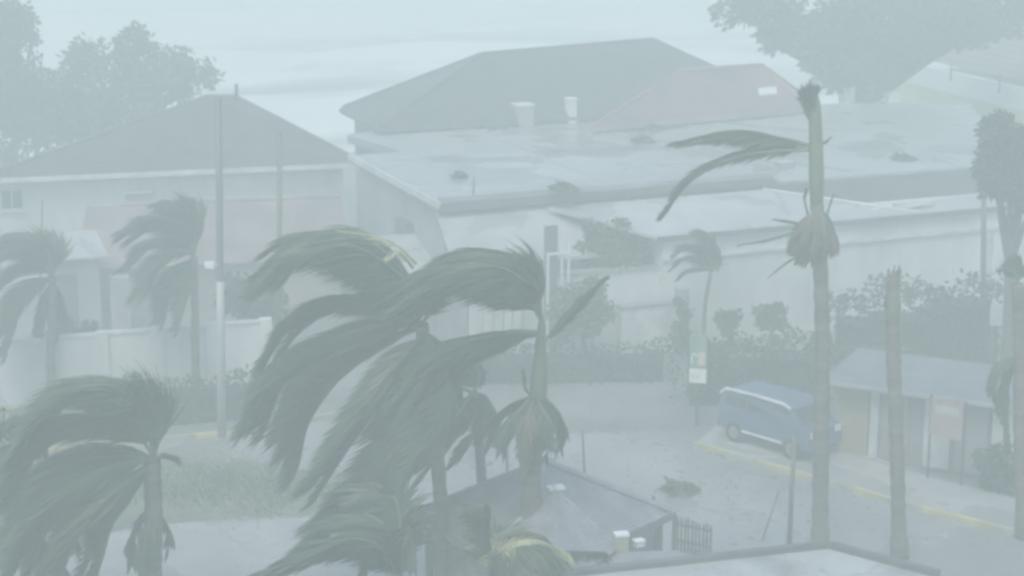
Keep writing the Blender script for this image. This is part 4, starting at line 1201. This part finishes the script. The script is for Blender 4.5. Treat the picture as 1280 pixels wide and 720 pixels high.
tree('shrub', 'dark shrub above the white wall below the garden hut', tuple(V((PY(105, 410, 54).x, 54, 0))), [
    (92, 412, 16, 0), (115, 412, 15, 0.1), (100, 425, 16, -0.1), (75, 420, 16, 0)], 54, 0.15, 0.9, 'leaf_dark', 0.06, 'shrub', seed=11)
tree('shrub', 'small round shrub nearer the leaning palm by the white wall', tuple(V((PY(912, 400, 56).x, 56, 0))), [
    (905, 398, 13, 0), (920, 396, 12, 0), (912, 408, 15, 0)], 56, 0.13, 0.9, 'leaf', 0.05, 'shrub', seed=12)
tree('shrub', 'larger round shrub close to the tall palm by the white wall', tuple(V((PY(965, 392, 56).x, 56.3, 0))), [
    (955, 392, 13, 0), (972, 390, 13, 0), (962, 402, 16, 0), (980, 402, 11, 0)], 56.3, 0.13, 0.9, 'leaf', 0.05, 'shrub', seed=13)
tree('shrub', 'rounded shrub growing beside the kiosk and pink sign', tuple(P(1245, 612, 0)), [
    (1232, 578, 18, 0), (1255, 572, 20, 0.1), (1265, 592, 20, 0), (1240, 598, 18, -0.1), (1262, 610, 16, -0.1)], P(1245, 612, 0).y, 0.13, 0.9, 'leaf_dark', 0.05, 'shrub', seed=14)
tree('shrub', 'dark green shrub between the gazebo porch and grey stall', tuple(P(740, 712, 0)), [
    (725, 698, 20, 0), (748, 694, 18, 0), (738, 708, 20, -0.1), (712, 708, 18, 0)], P(740, 718, 0).y - 4.5, 0.12, 0.8, 'leaf', 0.05, 'shrub', seed=15)

def hedge(name, label, a, b_, wid, h, m, seed, size=0.14, dens=1.0, hvar=0.12):
    rs = random.Random(seed)
    d = (b_ - a).normalized(); n = V((-d.y, d.x, 0)); L = (b_ - a).length
    root = empty(name, a.lerp(b_, 0.5), label, 'hedge')
    k = MB()
    seg = max(3, int(L / 0.5))
    for i in range(1, seg - 1):
        p, q = a + d * (L * i / seg + 0.01), a + d * (L * (i + 1) / seg - 0.01)
        hh = h * (0.74 + hvar * rs.uniform(-1, 0.6))
        o = n * wid * 0.36
        k.prism([p - o, q - o, q + o, p + o], 0, hh)
    k.build('branch_core', 'leaf_dark', root)
    f = MB()
    area = L * (2 * h + wid)
    for i in range(int(area * dens * 1.6 / (size * size))):
        u = rs.random() * L
        top = h * (1 + hvar * (math.sin(u * 1.7 + seed) * 0.6 + math.sin(u * 4.3) * 0.4))
        z = rs.random() ** 0.75 * top
        s_ = rs.choice((-1, -1, 1))
        off = wid * 0.5 * s_ * rs.uniform(0.7, 1.05)
        if rs.random() < 0.4:
            z = top * rs.uniform(0.9, 1.04); off = wid * rs.uniform(-0.5, 0.5)
        if u < 0.45 or u > L - 0.45:
            off = wid * rs.uniform(-0.5, 0.5)
        p = a + d * u + n * off
        p.z = max(0.02, z)
        ax = V((rs.uniform(-1.2, .5), rs.uniform(-1, .6), rs.uniform(-.6, .8))).normalized()
        sd_ = ax.cross(V((rs.uniform(-1, 1), rs.uniform(-1, 1), rs.uniform(-1, 1)))).normalized()
        l = size * rs.uniform(.7, 1.4)
        f.quad(p, p + ax * l * .5 + sd_ * l * .28, p + ax * l, p + ax * l * .5 - sd_ * l * .28)
    f.build('foliage', m, root)

hedge('roadside_hedge', 'low dark hedge along the yellow kerb before the white wall', P(150, 532, 0), P(345, 515, 0), 1.1, 1.1, 'leaf_dark', 1)
hedge('clipped_hedge', 'long hedge behind the pylon sign below the white building', P(838, 500, 0), P(1040, 500, 0), 1.6, 1.75, 'leaf', 2)
hedge('clipped_hedge', 'low hedge in front of the bright white gate wall', P(560, 474, 0), P(848, 470, 0), 1.5, 0.85, 'leaf_dark', 3)
hedge('tall_hedge', 'tall dark hedge behind the kiosk roof', P(1035, 468, 0), P(1250, 446, 0), 1.8, 2.35, 'leaf_dark', 4, 0.17)
hedge('clipped_hedge', 'green hedge strip between kiosk roof and tall dark hedge', P(1040, 492, 0), P(1140, 480, 0), 1.0, 1.2, 'leaf_pale', 5)

c = P(1246, 470, 0)
Fp = frame(c, 12)
root = empty('notice_board', c, 'small pale board standing in front of the tall dark hedge', 'board')
b = MB(); b.box(Fp, -0.32, 0.32, -0.04, 0.04, 1.55, 2.2); b.build('board', 'fascia_white', root)
for u in (-0.25, 0.2):
    b = MB(); b.box(Fp, u, u + 0.06, -0.03, 0.03, 0, 1.548); b.build('post', 'wood_pole', root)

rs_ = random.Random(77)
b = MB()
for i in range(900):
    px, py = rs_.uniform(560, 1290), rs_.uniform(480, 700)
    z = 0.012
    p = P(px, py, z)
    if rs_.random() < 0.6:
        c_ = P(rs_.choice((620, 760, 850, 930, 1060, 1180)), rs_.choice((520, 575, 610, 640)), z)
        p = c_ + V((rs_.gauss(0, 0.9), rs_.gauss(0, 1.1), 0))
    a = rs_.uniform(0, 6.28); l = rs_.uniform(0.03, 0.11); w_ = l * rs_.uniform(0.12, 0.4)
    d, n = V((math.cos(a), math.sin(a), 0)), V((-math.sin(a), math.cos(a), 0))
    p.z = 0.13 if rs_.random() < 0 else z
    b.quad(p - d * l - n * 0.005, p + n * w_, p + d * l + V((0, 0, 0.02)), p - n * w_)
tag(b.build('leaf_litter', 'palm_dead'), 'scattered torn leaves and twigs on the wet street', None, None, 'stuff')
b = MB()
for i in range(5000):
    px, py = rs_.gauss(290, 95), rs_.gauss(608, 17)
    if py > 690 or py < 566 or px > 470: continue
    p = P(px, py, 0.012)
    a = rs_.uniform(0, 6.28); h = rs_.uniform(0.03, 0.11)
    n = V((math.cos(a), math.sin(a), 0)) * rs_.uniform(0.008, 0.02)
    b.quad(p - n, p + n, p + V((-h * rs_.uniform(0.3, 0.9), rs_.uniform(-0.05, 0.05), h)))
tag(b.build('grass', 'leaf'), 'wind flattened grass tufts beside the street', None, None, 'stuff')

# ------------------------------------------------------------------ driving rain haze: one closed box of even air
mb = MB()
mb.prism([V((-2900, -2900, 0)), V((2900, -2900, 0)), V((2900, 3100, 0)), V((-2900, 3100, 0))], -8.0, 17.0)
m = bpy.data.materials.new('haze')
m.use_nodes = True
nt = m.node_tree
for n_ in list(nt.nodes):
    if n_.type == 'BSDF_PRINCIPLED':
        nt.nodes.remove(n_)
out = [n_ for n_ in nt.nodes if n_.type == 'OUTPUT_MATERIAL'][0]
pv = nt.nodes.new('ShaderNodeVolumePrincipled')
pv.inputs['Color'].default_value = (0.838, 0.955, 0.872, 1)
pv.inputs['Density'].default_value = HAZE_DENSITY
pv.inputs['Anisotropy'].default_value = 0.0
nt.links.new(pv.outputs[0], out.inputs['Volume'])
MATS['haze'] = m
hz = mb.build('haze', 'haze', loc=V((0, 0, 0)))
tag(hz, 'pale driving rain haze filling the whole scene', 'haze', None, 'stuff')
